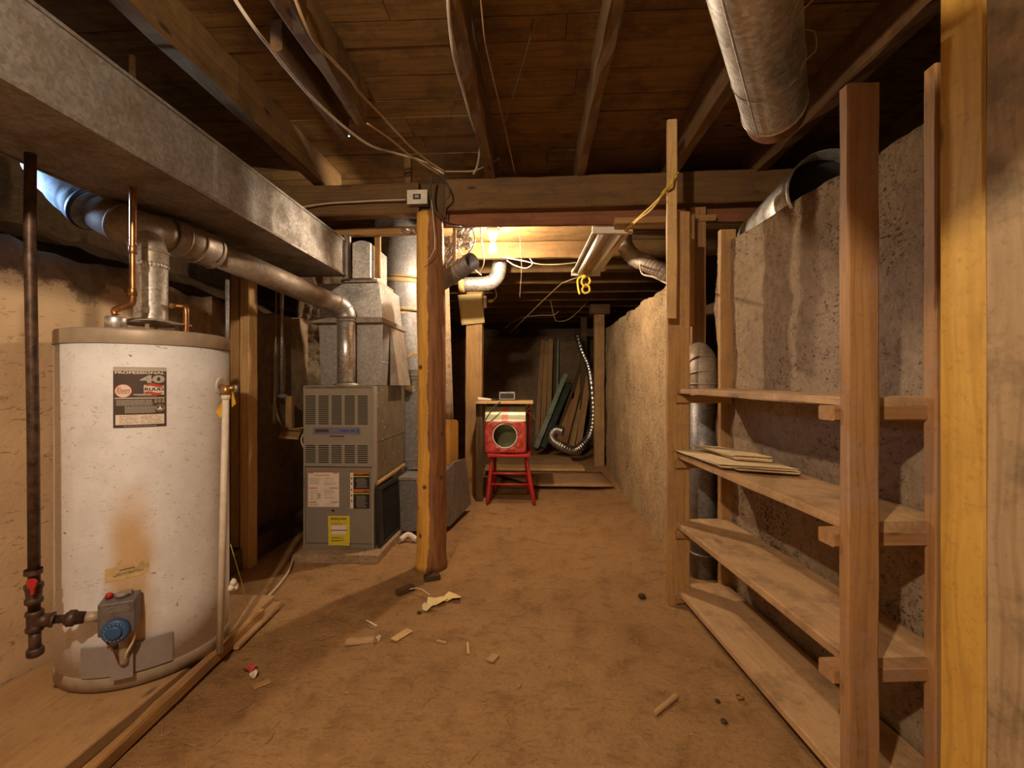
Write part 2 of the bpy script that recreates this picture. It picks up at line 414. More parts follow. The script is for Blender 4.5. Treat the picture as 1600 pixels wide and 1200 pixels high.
def mat_dirt():
    k = NT('packed_dirt'); v = k.coord((1,1,1), False)
    n1 = k.noise(v, .9, 6, .6); n2 = k.noise(v, 7, 8, .7, .3); n3 = k.noise(v, 60, 6, .75)
    col = k.ramp(n1, [(.3, (.335,.187,.082)), (.55, (.47,.271,.122)), (.75, (.405,.236,.112))])
    f = k.ramp(n2, [(.3, (.55,.48,.42)), (.5, (1,1,1)), (.8, (1,1,1))]); col = k.mix(.75, col, f, 'MULTIPLY')
    f = k.ramp(n3, [(.3, (.55,.5,.45)), (.5, (1,1,1))]); col = k.mix(.6, col, f, 'MULTIPLY')
    f = k.ramp(n3, [(.68, 0.0), (.74, .6)]); col = k.mix(f, col, (.55,.40,.25))
    mp = k.new('ShaderNodeMapping'); mp.inputs['Scale'].default_value = (5, 22, 5); mp.inputs['Rotation'].default_value = (0, 0, .6); k.link(v, mp.inputs[0]); n5 = k.noise(mp.outputs[0], 1.5, 6, .7, 2.2)
    f = k.ramp(n5, [(.36, .5), (.42, 0.0)]); col = k.mix(f, col, (.20,.11,.045))
    nm = k.bump(n2, .9, .04); nm = k.bump(n3, .6, .01, nm); nm = k.bump(n5, .5, .02, nm)
    return k.out(col, .95, 0, nm, Specular_IOR_Level=.15)
def mat_cream():
    k = NT('cream_painted_wall'); v = k.coord((1,1,1), False)
    n = k.noise(v, 3, 7, .65); col = k.ramp(n, [(.3, (.55,.37,.22)), (.6, (.66,.46,.28))])
    mp = k.new('ShaderNodeMapping'); mp.inputs['Scale'].default_value = (6, 8, 26); mp.inputs['Rotation'].default_value = (.35, 0, 0)
    k.link(v, mp.inputs[0]); s1 = k.noise(mp.outputs[0], 1.6, 7, .75, 1.2)
    f = k.ramp(s1, [(.58, 0.0), (.63, .75)]); col = k.mix(f, col, (.22,.12,.055))
    # the paint stops at a ragged line near the top of the wall; bare brown earth render above, bare wall further back
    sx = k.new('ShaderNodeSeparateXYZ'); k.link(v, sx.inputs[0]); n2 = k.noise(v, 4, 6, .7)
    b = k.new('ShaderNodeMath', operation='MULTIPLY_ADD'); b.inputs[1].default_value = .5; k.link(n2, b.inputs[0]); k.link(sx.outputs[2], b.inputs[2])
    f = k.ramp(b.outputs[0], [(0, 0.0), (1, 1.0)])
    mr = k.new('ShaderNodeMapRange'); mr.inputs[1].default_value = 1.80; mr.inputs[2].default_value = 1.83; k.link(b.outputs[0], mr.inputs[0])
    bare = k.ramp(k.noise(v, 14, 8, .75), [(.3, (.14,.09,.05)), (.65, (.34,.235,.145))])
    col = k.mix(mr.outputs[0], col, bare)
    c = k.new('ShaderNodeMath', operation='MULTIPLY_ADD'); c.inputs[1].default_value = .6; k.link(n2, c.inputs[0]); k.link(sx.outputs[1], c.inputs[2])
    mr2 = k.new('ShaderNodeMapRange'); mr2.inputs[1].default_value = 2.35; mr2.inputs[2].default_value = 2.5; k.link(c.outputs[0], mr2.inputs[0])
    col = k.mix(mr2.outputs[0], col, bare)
    nm = k.bump(n, .3, .02); nm = k.bump(k.noise(v, 40, 6, .7), .35, .008, nm)
    return k.out(col, .8, 0, nm)
RUST_A = -.80
M['dirt'] = mat_dirt(); M['creamwall'] = mat_cream(); M['log'] = mat_log()

# ------------------------------------------------------------------ the setting
def fz(x, y):
    h = noise.noise(Vector((x*1.1, y*1.1, 3))) * .014 + noise.noise(Vector((x*4, y*4, 8))) * .007 + noise.noise(Vector((x*11, y*11, 1))) * .0045
    h += .05 * max(0, 1 - abs(x - .98) / .30) * (1 if y > 2.2 else .4) ** 2 * .8 + .04 * max(0, min(1, (y - 6) / 2))
    return h - .004
def floor_mesh():
    xs = [-2.1 + .045*i for i in range(82)]; ys = []; y = -1.2
    while y < 8.6: ys.append(y); y += .04 if y < 4 else .09
    mb = MB(); vs = [(x, y, fz(x, y)) for y in ys for x in xs]; n = len(xs)
    mb.add(vs, [(j*n+i, j*n+i+1, (j+1)*n+i+1, (j+1)*n+i) for j in range(len(ys)-1) for i in range(n-1)], True)
    return mb
o = floor_mesh().build('floor', M['dirt'], kind='structure')

def wall(name, p0, p1, zt, mat, thick=.25, amp=.01, z0=-.05, rag=.02, st=.05, zfun=None):
    """front face runs p0 -> p1 (seen with the room on its right-hand side), ragged top, thickness behind"""
    a = Vector((p0[0], p0[1], 0)); b = Vector((p1[0], p1[1], 0)); L = (b-a).length; d = (b-a)/L; nrm = Vector((-d.y, d.x, 0))
    nu = max(2, int(L/st)); nv = max(2, int(zt/st)); mb = MB(); g = []
    def top(u):
        t = zt if zfun is None else zfun(u)
        return t + rag * (noise.noise(Vector((u*L*3, zt, 5))) + .5*noise.noise(Vector((u*L*11, zt, 2))))
    for i in range(nu+1):
        u = i/nu; tz = top(u); col = []
        for j in range(nv+1):
            z = z0 + (tz-z0)*j/nv; p = a + d*(L*u) + Vector((0,0,z))
            e = amp*(noise.noise(p*2.3) + .6*noise.noise(p*7) + .35*noise.noise(p*19) + (.28*noise.noise(p*42) if st < .04 else 0))
            col.append(p + nrm*e)
        col.append(col[-1] - nrm*(thick*.5) + Vector((0,0,.012*noise.noise(p*8)))); col.append(col[-2] - nrm*(thick) * .6)
        col.append(Vector((col[0].x, col[0].y, z0)) - nrm*thick)
        g.append(col)
    m = len(g[0]); vs = [p for c in g for p in c]
    fs = [(i*m+j, (i+1)*m+j, (i+1)*m+j+1, i*m+j+1) for i in range(nu) for j in range(m-1)]
    mb.add(vs, fs, True); mb.f.append(tuple(range(m))); mb.sm.append(False)
    mb.f.append(tuple(nu*m+j for j in reversed(range(m)))); mb.sm.append(False)
    return mb.build(name, mat, kind='structure')
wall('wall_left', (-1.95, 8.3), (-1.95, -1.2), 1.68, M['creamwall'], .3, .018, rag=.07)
wall('wall_right', (1.355, -1.2), (1.028, 2.61), 1.91, M['nearwall'], .24, .017, rag=.02, st=.02)
wall('wall_right_far', (.873, 2.95), (.95, 6.1), 1.85, M['tanwall'], .24, .016, rag=.02, st=.03, zfun=lambda u: 1.80 + .09*u)
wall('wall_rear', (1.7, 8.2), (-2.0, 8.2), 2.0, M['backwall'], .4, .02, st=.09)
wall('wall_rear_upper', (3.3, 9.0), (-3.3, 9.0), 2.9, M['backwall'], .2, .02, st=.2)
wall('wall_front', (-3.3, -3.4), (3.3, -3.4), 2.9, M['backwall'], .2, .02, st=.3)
wall('wall_pier', (-1.62, 3.82), (-2.05, 3.82), 2.25, M['greywall'], .35, .035, st=.025)
wall('wall_recess', (1.42, 1.2), (1.42, 6.2), 1.8, M['rock'], .2, .03)
wall('wall_outer_left', (-3.2, 9.0), (-3.2, -3.4), 2.9, M['rock'], .2, .03, st=.2)
wall('wall_outer_right', (3.2, -3.4), (3.2, 9.0), 2.9, M['rock'], .2, .03, st=.2)
wall('wall_alcove', (-1.28, 4.35), (-1.95, 4.35), 2.25, M['greywall'], .2, .02, st=.06)
def bank(name, x0, x1, z0, z1, y0=-3.3, y1=9.0, x0b=None):
    mb = MB(); nx, ny = 22, 120; vs = []
    for j in range(ny+1):
        y = y0 + (y1-y0)*j/ny
        xa = x0 if x0b is None else x0 + (x0b-x0)*max(0, min(1, (y-1)/5))
        for i in range(nx+1):
            u = i/nx; x = xa + (x1-xa)*u; p = Vector((x, y, z0 + (z1-z0)*u))
            p.z += (.05*noise.noise(p*3) + .03*noise.noise(p*9)) * min(1, u*6 + .2); vs.append(p)
    n = nx+1; mb.add(vs, [(j*n+i, j*n+i+1, (j+1)*n+i+1, (j+1)*n+i) for j in range(ny) for i in range(nx)], True)
    return mb.build(name, M['rock'], kind='structure')
bank('floor_crawlspace_left', -2.0, -3.25, 1.64, 2.15)
bank('floor_crawlspace_right', 1.5, 3.25, 1.62, 2.2)
# under-floor decking: boards running across the joists
def deck(name, y0, y1, z, mat, wd=.19, x0=-3.2, x1=3.2, th=.022):
    mb = MB(); y = y0; k = 0
    while y < y1:
        w_ = wd * random.choice((.75, 1, 1, 1.05)); dz = random.uniform(-.003, .003); xb = x0
        while xb < x1:
            xe = min(x1, xb + random.uniform(2.2, 4.2)); n = 10
            rs = []
            for i in range(n+1):
                x = xb + (xe-xb-.003)*i/n; e = .002*noise.noise(Vector((x*2, y*5, k)))
                ya, yb = y + e, y + w_ - .006 + e*.7
                rs.append([Vector(q) for q in ((x, ya, z+dz+e), (x, yb, z+dz-e), (x, yb, z+th+dz), (x, ya, z+th+dz))])
            mb.rings(rs, smooth=False); xb = xe; k += 1
        y += w_
    return mb.build(name, mat, kind='structure')
deck('ceiling', -3.4, 4.6, 2.63, M['deck'])
deck('ceiling_rear', 3.0, 4.3, 2.375, M['deck'], .14, x0=-.74)
deck('ceiling_rear_far', 4.3, 9.0, 2.375, M['deck'], .14)
MB().box((-3.4, -3.6, 2.70), (3.4, 9.3, 2.75)).build('ceiling_subfloor', M['darkwood'], kind='structure')

# ---- joists over the front bay, running away from the viewer
JG = 'joists running front to back over the front bay'
for x, y1, wd, lab, mt in (
        (-1.40, 3.15, .075, 'rough brown floor joist beside the big rectangular duct, leftmost over the front bay', 'joist'),
        (-.86, 2.22, .055, 'short floor joist ending before the beam, between the duct joist and the round pole joist', 'joist'),
        (-.275, 3.0, .060, 'wavy round-edged floor joist with cables stapled along its left side', 'joist'),
        (.285, 3.0, .050, 'straight pale-edged floor joist over the middle of the front bay', 'joist'),
        (.85, 3.0, .060, 'notched floor joist with the hanging pine board nailed on, left of the round pipe', 'joist'),
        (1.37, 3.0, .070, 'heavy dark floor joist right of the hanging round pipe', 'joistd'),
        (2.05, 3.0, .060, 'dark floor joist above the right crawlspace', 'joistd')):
    o = board('floor_joist', (x, -2.5, 2.535), (x, y1, 2.535), wd, .19, M[mt], jit=.012, ch=.006)
    tag(o, lab, 'joist', JG)
o = board('floor_joist', (-1.02, 1.75, 2.53), (-1.02, 2.4, 2.53), .045, .13, M['joistd'], jit=.01)
tag(o, 'short sistered dark joist scrap left of the pale glowing daylight disc', 'joist')
o = board('blocking_stub', (-.815, 2.9, 2.44), (-.815, 2.9, 2.63), .045, .04, M['joist'], up=(0,1,0))
tag(o, 'short upright block standing on the left beam under the deck', 'wooden block')
# ---- rear joists running across
RJ = ['first', 'second', 'third', 'fourth', 'fifth', 'sixth', 'seventh', 'eighth', 'ninth']
for k in range(9):
    y = 3.91 + .50*k
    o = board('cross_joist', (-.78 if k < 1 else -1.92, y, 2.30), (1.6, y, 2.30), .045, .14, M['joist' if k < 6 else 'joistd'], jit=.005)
    tag(o, 'crosswise rear joist, %s one beyond the bare bulb' % RJ[k], 'joist', 'crosswise joists of the rear bay')
# ---- the beam and what it carries
o = board('main_beam', (-.56, 2.90, 2.345), (2.3, 2.86, 2.36), .11, .195, M['beam'], jit=.006, ch=.008)
tag(o, 'long dark timber beam right of the log post carrying the joists', 'beam')
o = board('main_beam', (-2.2, 2.88, 2.31), (-.735, 2.90, 2.335), .10, .20, M['beam'], jit=.006, ch=.008)
tag(o, 'dark timber beam left of the log post ending at the outlet box', 'beam')
o = board('fascia_board', (-.60, 2.93, 2.208), (1.6, 2.93, 2.212), .03, .085, M['brick'], jit=.003)
tag(o, 'reddish board nailed under the main beam above the bulb opening', 'board')
o = board('ledger', (-1.45, 3.12, 2.205), (-.72, 3.12, 2.215), .045, .05, M['fir'], jit=.004)
tag(o, 'light sawn ledger under the left beam above the duct work', 'ledger')
o = board('ledger', (.50, 2.89, 2.17), (1.12, 2.89, 2.18), .06, .04, M['fir'], jit=.003)
tag(o, 'short sawn ledger under the main beam where the pine board hangs', 'ledger')
# ---- log post
def log_post():
    mb = MB(); rs = []; n = 60; seg = 40
    for i in range(n+1):
        z = 2.212*i/n; r = .092 - .010*(z/2.4)
        r += .010*max(0, 1 - z/.10)
        c = Vector((-.650 + .006*math.sin(z*2), 2.83, z)); R_ = []
        for j in range(seg):
            a = 2*PI*j/seg; p = Vector((math.cos(a)*2, math.sin(a)*2, z*1.5))
            e = .006*noise.noise(p) + .004*noise.noise(p*4) + .0025*noise.noise(p*11)
            for kz, ka in ((.35, -1.0), (1.02, -1.2), (.55, -2.4), (1.45, -.9), (1.15, -2.2)):
                d2 = ((z-kz)/.03)**2 + ((a-2*PI-ka)/.35 if a > PI else 9)**2
                if d2 < 6: e += .010*math.exp(-d2)
            R_.append(c + Vector(((r+e)*math.cos(a), (r+e)*math.sin(a), 0)))
        rs.append(R_)
    mb.rings(rs); o = mb.build('log_post', M['log']); return o
o = log_post(); c0 = Vector((-.650, 2.83, 0)); o.data.transform(Matrix.Translation(-c0)); o.location = c0
tag(o, 'peeled log post half yellow sapwood half brown bark, standing in the dirt', 'post')
o = board('gap_shade_block', (-.648, 2.93, 2.214), (-.648, 2.93, 2.43), .165, .10, M['darkwood'], up=(0,-1,0)); tag(o, 'dark block on top of the log post standing in for the shaded gap between the two beams', 'wooden block')  # shade between the beam ends is put into this block's dark colour
# ---- rear posts
o = board('timber_post', (-.645, 4.80, -.02), (-.625, 4.80, 2.23), .17, .15, M['fir'], up=(0,-1,0), jit=.004)
tag(o, 'square orange-brown timber post with a yellow paper pinned near its top', 'post')
P1 = o
o = board('timber_post', (.885, 6.30, -.02), (.885, 6.30, 2.11), .135, .12, M['fir'], up=(0,-1,0), jit=.004)
tag(o, 'timber post at the far end of the right concrete wall', 'post')
MB().box((.76, 6.2, 2.10), (1.02, 6.42, 2.23)).build('post_cap', M['joistd'], None)
tag(bpy.data.objects['post_cap'], 'dark wooden cap block on top of the far post', 'wooden block')
o = board('timber_post', (.80, 7.45, 0), (.80, 7.45, 2.23), .10, .1, M['darkwood'], up=(0,-1,0))
tag(o, 'thin dark post behind the far post near the rear wall', 'post')
o = board('timber_post', (1.02, 2.92, .0), (1.02, 2.92, 2.25), .09, .09, M['fird'], up=(0,-1,0))
tag(o, 'reddish post behind the shelves under the beam end', 'post')
o = board('timber_post', (.93, 2.80, 1.50), (.93, 2.80, 2.17), .05, .09, M['fir'], up=(0,-1,0))
tag(o, 'short pale post piece beside the reddish post behind the shelves', 'post')
# yellow and grey posts at the right edge
def vboard(name, px0, y0, px1, y1, th, za, zb, mat, lab_, cat):
    a, b = at(px0, 600, y0), at(px1, 600, y1); d = (b-a); d.z = 0; n = Vector((d.y, -d.x, 0)).normalized()
    if n.dot(-a.xy.to_3d()) < 0: n = -n
    c = (a+b)/2 - n*th/2
    o = board(name, (c.x, c.y, za), (c.x, c.y, zb), d.length, th, mat, up=n, jit=.002); return tag(o, lab_, cat)
vboard('timber_post', 1467, 1.05, 1538, .96, .045, -.02, 2.62, M['yellow'], 'yellow treated pine post at the right edge of the view', 'post')
vboard('timber_post', 1539, .96, 1625, .88, .04, -.02, 2.62, M['greywood'], 'weathered grey board post with dark mould, right of the yellow post', 'post')
# left stud beside the heater
o = board('wall_stud', (at(382.5,600,2.74).x, 2.78, 0), (at(382.5,600,2.74).x, 2.78, 1.80), .058, .09, M['pine'], up=(0,-1,0))
tag(o, 'light pine stud against the left wall behind the heater', 'stud')
o = board('wall_stud', (at(367,600,2.76).x, 2.80, 0), (at(367,600,2.76).x, 2.80, 1.86), .058, .09, M['fir'], up=(0,-1,0))
tag(o, 'brown stud doubled behind the light pine stud', 'stud')
o = board('sill_timber', (-1.86, 2.35, .06), (-1.86, 3.75, .07), .10, .14, M['darkwood'], jit=.01)
tag(o, 'dark timber lying along the foot of the left wall', 'timber')

# ------------------------------------------------------------------ big rectangular trunk duct
D = thing('trunk_duct', 'large rectangular galvanized trunk duct hanging over the water heater', 'duct', (-1.5, 1.6, 1.9))
mb = MB(); rs = []
for y in (-1.8, -.62, -.60, .58, .60, 1.78, 1.80, 2.6, 3.12):
    e = .004 if y in (-.60, .60, 1.80) else 0
    rs.append([Vector(p) for p in ((-1.72-e, y, 1.90-e), (-1.30+e, y, 1.90-e), (-1.30+e, y, 2.135+e), (-1.72-e, y, 2.135+e))])
mb.rings(rs, smooth=False); M['trunk'] = metal('dull_trunk_steel', (.36,.33,.31), .5, .35, .5, (.15,.095,.05), .75)
o = mb.build('duct_body', M['trunk'], D); bevel(o, .004)
mb = MB()
for x in (-1.30, -1.72): mb.box((x-.006, -1.8, 1.893), (x+.006, 3.12, 1.906)).box((x-.006, -1.8, 2.13), (x+.006, 3.12, 2.142))
mb.build('corner_seam', M['trunk'], D)
mb = MB().box((-1.310, 3.07, 1.88), (-1.285, 3.13, 2.19)); mb.build('hanger_strap', M['galv'], D)
# stub by its end
D2 = thing('duct_stub', 'pale speckled stub duct with rounded top beside the trunk duct end', 'duct', (-1.2, 3.2, 1.88))
mb = MB(); xs0, xs1 = -1.265, -1.135; prof = [(xs0, 1.885), (xs1, 1.885)] + [(xs1 - (xs1-xs0)*i/8, 2.13 + .018*math.sin(PI*i/8)) for i in range(9)]
mb.rings([[Vector((x, y, z)) for x, z in prof] for y in (3.10, 3.45)], smooth=False); o = mb.build('duct_body', M['galvb'], D2); bevel(o, .003)
MB().box((-1.36, 3.13, 1.865), (-1.10, 3.5, 1.884)).build('bottom_plate', M['galvd'], D2)
o = board('wood_strip', (-1.105, 3.16, 1.90), (-1.105, 3.16, 2.2), .04, .03, M['fir'], up=(0,-1,0)); tag(o, 'short upright wooden strip right of the pale stub duct', 'wooden strip')
o = board('wood_strip', (-1.345, 3.22, 1.90), (-1.345, 3.22, 2.13), .025, .03, M['fir'], up=(0,-1,0)); tag(o, 'short upright wooden strip between the trunk duct and pale stub', 'wooden strip')
o = board('wood_strip', (-1.85, 3.22, 1.855), (-1.10, 3.22, 1.85), .05, .022, M['fir']); tag(o, 'flat lath running under the trunk duct end', 'wooden strip')

# ------------------------------------------------------------------ furnace
FX0, FX1, FY0, FY1, FZ0, FZ1 = at(474.5, 700, 2.98).x, at(584, 700, 2.98).x, 2.98, 3.69, .052, 1.137
PD = MB(); rs = []
for i in range(9):
    y = 2.86 + (3.75-2.86)*i/8; e = .012*noise.noise(Vector((y*5, 0, 3)))
    rs.append([Vector(q) for q in ((-1.56+e, y, -.02), (-1.0+e, y, -.02), (-1.0+e, y, .045), (-1.01+e, y, .052), (-1.545+e, y, .052), (-1.56+e, y, .045))])
PD.rings(rs, smooth=False); o = PD.build('concrete_pad', M['pad']); tag(o, 'chipped concrete pad under the furnace', 'pad')
FU = thing('furnace', 'grey-brown gas furnace with louvred door and yellow label, standing on a concrete pad', 'furnace', (-1.29, 3.3, FZ0))
o = MB().box((FX0, FY0+.02, FZ0), (FX1, FY1, FZ1)).build('casing', M['cabs'], FU); bevel(o, .004)
mb = MB().box((FX0-.001, FY0+.018, FZ1-.004), (FX1+.001, FY0+.03, FZ1+.003)).box((FX1-.012, FY0-.004, FZ0), (FX1+.002, FY0+.06, FZ1)).box((FX0-.002, FY0+.0, FZ0), (FX0+.008, FY0+.06, FZ1))
o = mb.build('corner_post', M['cab'], FU)
def fpx(px, py, e=0.0):
    p = at(px, py, FY0); return Vector((p.x, FY0 - e, p.z))
zt = fpx(500, 607).z; zm = fpx(500, 729.5).z
UD = MB().box((FX0+.006, FY0, zm+.002), (FX1-.014, FY0+.02, zt)).build('upper_door', M['cab'], FU); bevel(UD, .003)
LD = MB().box((FX0+.010, FY0+.002, FZ0+.03), (FX1-.014, FY0+.02, zm-.004)).build('lower_door', M['cabd'], FU); bevel(LD, .003)
MB().box((FX0+.004, FY0+.008, FZ0), (FX1-.012, FY0+.03, FZ0+.026)).build('base_rail', M['cabd'], FU)
for (ya, yb, n) in ((616.5, 661, 15), (691, 719, 9)):
    holes = MB(); lips = MB()
    za, zb = fpx(0, ya).z, fpx(0, yb).z
    for c in range(5):
        xa = fpx(477.5 + c*20.4, 640).x; xb = fpx(477.5 + c*20.4 + 15.5, 640).x
        for i in range(n):
            z = za + (zb-za)*(i+.5)/n; h = abs(zb-za)/n
            holes.box((xa, FY0-.0012, z-h*.36), (xb, FY0+.004, z+h*.18))
            lips.box((xa-.001, FY0-.005, z+h*.16), (xb+.001, FY0+.003, z+h*.34))
    holes.build('louvre_opening', M['hole'], UD); lips.build('louvre_lip', M['cab'], UD)
def F2(e): return lambda a, b: fpx(a, b, e)
mb = MB(); rect_in(mb, 489, 679, 563, 668, F2(.002)); o = mb.build('name_strip', M['stripblue'], UD); o['label'] = 'grey-blue printed name strip'
mb = MB(); rect_in(mb, 493, 675.5, 514, 670.5, F2(.003)); mb.build('strip_print', M['brownink'], o)
mb = MB()
text_in(mb, 'Comfort 92', 530, 676.5, 556, 670, F2(.003), shear=.2) if False else None
for a, b in ((531, 533), (534.5, 546), (548, 555)): rect_in(mb, a, 675, b, 671.5, F2(.003))
poly_in(mb, ell(559.5, 673.5, 1.8, 4), F2(.003)); mb.build('strip_lettering', M['blueink'], o)
mb = MB(); rect_in(mb, 515, 682.5, 538, 681, F2(.001)); mb.build('handle_slot', M['hole'], UD)
mb = MB(); rect_in(mb, 513, 686.5, 538, 683.0, F2(.004)); mb.build('handle_lip', M['cab'], UD)
# paper instruction label
mb = MB(); rect_in(mb, 481.5, 792, 530, 737, F2(.0015)); IL = mb.build('instruction_label', M['paperw'], LD)
mb = MB()
for a, b, y in ((482.5, 490, 739), (520, 528, 739), (483, 496, 762.5), (515, 528, 762.5), (483.5, 494.5, 784.5), (517, 528.5, 784.5), (481.5, 530, 737.4)): mb = MB(); rect_in(mb, a, y+.6, b, y-.6, F2(.0022)); mb.build('red_rule', M['redink'], IL)
mb = MB(); random.seed(3)
rect_in(mb, 491, 743.3, 515, 742, F2(.0022))
for y0, y1 in ((747, 758.5), (765, 781), (787, 791)):
    y = y0
    while y < y1:
        for xa, xb in ((484, 503), (507, 526)):
            if 770 < y < 780 and xa < 490:
                rect_in(mb, 486, y+.3, 489.5, y-.2, F2(.0022)); rect_in(mb, 494 + random.random()*3, y+.5, 500 + random.random()*2, y-.5, F2(.0022))
            elif random.random() < .86: rect_in(mb, xa, y+.25, xb - random.random()*6, y-.25, F2(.0022))
        y += 1.5
mb.build('fine_print', M['inkg'], IL)
# warning label
mb = MB(); rect_in(mb, 547, 794.5, 577.5, 737, F2(.0015)); WL = mb.build('warning_label', M['black'], LD)
mb = MB(); rect_in(mb, 547.2, 794.3, 552.3, 738, F2(.002)); mb.build('symbol_column', M['paperw'], WL)
for y in (739, 766.5): mb = MB(); rect_in(mb, 552.5, y+2.4, 577, y-2.2, F2(.002)); mb.build('orange_band', M['orange'], WL)
for y in (744.3, 771): mb = MB(); rect_in(mb, 552.5, y+.7, 577, y-.7, F2(.0022)); mb.build('yellow_rule', M['yel'], WL)
for y0, y1 in ((748, 763), (775, 793)):
    y = y0; mb = MB()
    while y < y1: rect_in(mb, 558 - random.random()*2, y+.25, 575 - random.random()*5, y-.25, F2(.0022)); y += 1.9
    mb.build('white_print', M['greyprint'], WL)
for y in (747.5, 755.5, 765, 774, 782.5): mb = MB(); poly_in(mb, ell(549.7, y, 1.1, 1.5), F2(.0025)); mb.build('symbol', M['ink'], WL)
for y, a, b in ((767.6, 568, 576), (741.2, 568, 576)): mb = MB(); rect_in(mb, a, y+.8, b, y-.8, F2(.0025)); mb.build('band_print', M['ink'], WL)
# yellow energy label
def yl(u, v, e=.003):     # label sheet hangs a little off the door at its lower right corner
    return Vector((0, -.012*max(0, u-.6)*max(0, .3-v)*8, 0)) + fpx(512.7 + u*34 + .8*(1-v), 805.6 + (1-v)*46.5, e)
mb = MB(); n = 8
vs = [yl(i/n, 1 - j/n) for j in range(n+1) for i in range(n+1)]
mb.add(vs, [(j*(n+1)+i, (j+1)*(n+1)+i, (j+1)*(n+1)+i+1, j*(n+1)+i+1) for j in range(n) for i in range(n)], True); YL = mb.build('energy_label', M['yel'], LD); YL['label'] = 'bright yellow energy label'
mb = MB(); text_in(mb, 'ENERGUIDE', .13, .855, .84, .94, lambda a, b: yl(a, b, .0045), bold=.02)
poly_in(mb, [(.45, .80), (.51, .80), (.48, .835)], lambda a, b: yl(a, b, .0045)); rect_in(mb, .12, .755, .84, .765, lambda a, b: yl(a, b, .0045))
rect_in(mb, .14, .505, .86, .53, lambda a, b: yl(a, b, .006))
for v in (.70, .27, .245, .17, .145): rect_in(mb, .14, v, .5 + .34*random.random(), v+.012, lambda a, b: yl(a, b, .0045))
mb.build('label_lettering', M['ink'], YL)
mb = MB(); rect_in(mb, .16, .38, .84, .69, lambda a, b: yl(a, b, .0052)); mb.build('white_window', M['paperw'], YL)
mb = MB(); poly_in(mb, ell(520.7, 797.3, 2.1, 2.1), F2(.003)); mb.build('door_knob_hole', M['black'], LD)
# rivets on the right side
mb = MB()
for y, z in ((3.06, 1.09), (3.14, 1.11), (3.06, 1.0), (3.15, 1.02), (3.15, .89), (3.2, .84), (3.16, .76), (3.16, .63), (3.21, .59), (3.05, .46), (3.55, .62), (3.6, 1.05)):
    mb.lathe([(.006, 0), (.0045, .003), (.001, .004)], (FX1, y, z), (1,0,0), 10)
mb.build('rivet', M['galvb'], FU)
mb = MB()
for i in range(6):
    mb.box((FX1-.002, 3.03, .75+.0*i), (FX1+.001, FY1-.02, .752))
mb.build('panel_seam', M['cabs'], FU)
# plenum above
PL = thing('plenum', 'galvanized plenum box on top of the furnace', 'duct', (-1.26, 3.35, FZ1))
mb = MB(); px0, px1 = at(498, 550, 3.14).x, at(598, 550, 3.14).x
mb.rings([[Vector(p) for p in ((px0+a, 3.14, z), (px1-a, 3.14, z), (px1-a, 3.64, z), (px0+a, 3.64, z))] for z, a in ((FZ1+.003, .015), (1.3, .008), (1.302, .004), (1.308, .008), (1.58, 0))], smooth=False)
o = mb.build('lower_box', M['galv'], PL); bevel(o, .003)
o = MB().box((px0-.045, 3.09, 1.575), (px1+.012, 3.68, 1.612)).build('flange', M['galvd'], PL); bevel(o, .004)
mb = MB(); mb.rings([[Vector(p) for p in ((px0, 3.15, 1.612), (px1-.005, 3.15, 1.612), (px1-.005, 3.62, 1.612), (px0, 3.62, 1.612))],
  [Vector(p) for p in ((px0, 3.15, 1.86), (px1-.030, 3.15, 1.86), (px1-.030, 3.62, 1.86), (px0, 3.62, 1.86))]], smooth=False)
o = mb.build('upper_box', M['galvb'], PL); o['label'] = 'speckled steel transition'
mb = MB(); mb.rings([[Vector(p) for p in ((px1+.002, 3.3, z), (px1+a, 3.3, z), (px1+a, 3.6, z), (px1+.002, 3.6, z))] for z, a in ((1.14, .07), (1.56, .012))], smooth=False)
mb.build('side_flap', M['galvd'], PL)
# flue vent from furnace
def pipe(parent, name, pts, r, mat, k=0, seams=True, open_=False, seg=28, crimp=None):
    mb = MB(); mb.tube(pts, r, seg, (not open_, not open_), k)
    o = mb.build(name, mat, parent)
    if open_:
        m = o.modifiers.new('wall', 'SOLIDIFY'); m.thickness = .003; m.offset = -1
    return o
def collar(parent, p, axis, r, mat, w_=.012, name='joint_ring', t=.004):
    mb = MB(); mb.lathe([(r, -w_/2), (r+t, -w_/2+.002), (r+t, w_/2-.002), (r, w_/2)], p, axis, 28, (False, False)); return mb.build(name, mat, parent)
VF = thing('furnace_vent_pipe', 'long galvanized vent pipe rising from the furnace and running left behind the heater', 'pipe', (-1.25, 3.05, FZ1))
vx = at(541, 600, 3.07).x; vt = Vector((vx, 3.07, 1.60))
e1 = at(512, 461, 2.86); e2 = at(330, 393, 2.14); e3 = at(262, 367, 1.93); e4 = at(203, 352, 1.74)
pipe(VF, 'vertical_pipe', [(vx, 3.07, FZ1), (vx, 3.07, 1.60)], .060, M['galvb'])
pipe(VF, 'elbow', [(vx, 3.07, 1.595), (vx-.003, 3.068, 1.635), (vx-.02, 3.045, 1.675), (vx-.055, 3.0, 1.702), (vx-.11, 2.92, 1.713)], .063, M['galv'], 2, seg=24)
pipe(VF, 'sloping_pipe', [Vector((vx-.10, 2.935, 1.712)), e2], .066, M['galvd'])
collar(VF, (vx, 3.07, 1.585), (0,0,1), .061, M['galvd']); collar(VF, Vector((vx-.012, 3.055, 1.66)), (-.4,-.4,1), .061, M['galvd']); collar(VF, Vector((vx-.04, 3.02, 1.693)), (-1,-1,.6), .061, M['galvd'])
pipe(VF, 'collar_pipe', [e2 + (e1-e2)*.02, e2 + (e3-e2)*.5, e3], .080, M['galvd'])
for t in (.0, .4, .75): collar(VF, e2 + (e3-e2)*t, (e3-e2), .080, M['galvd'])
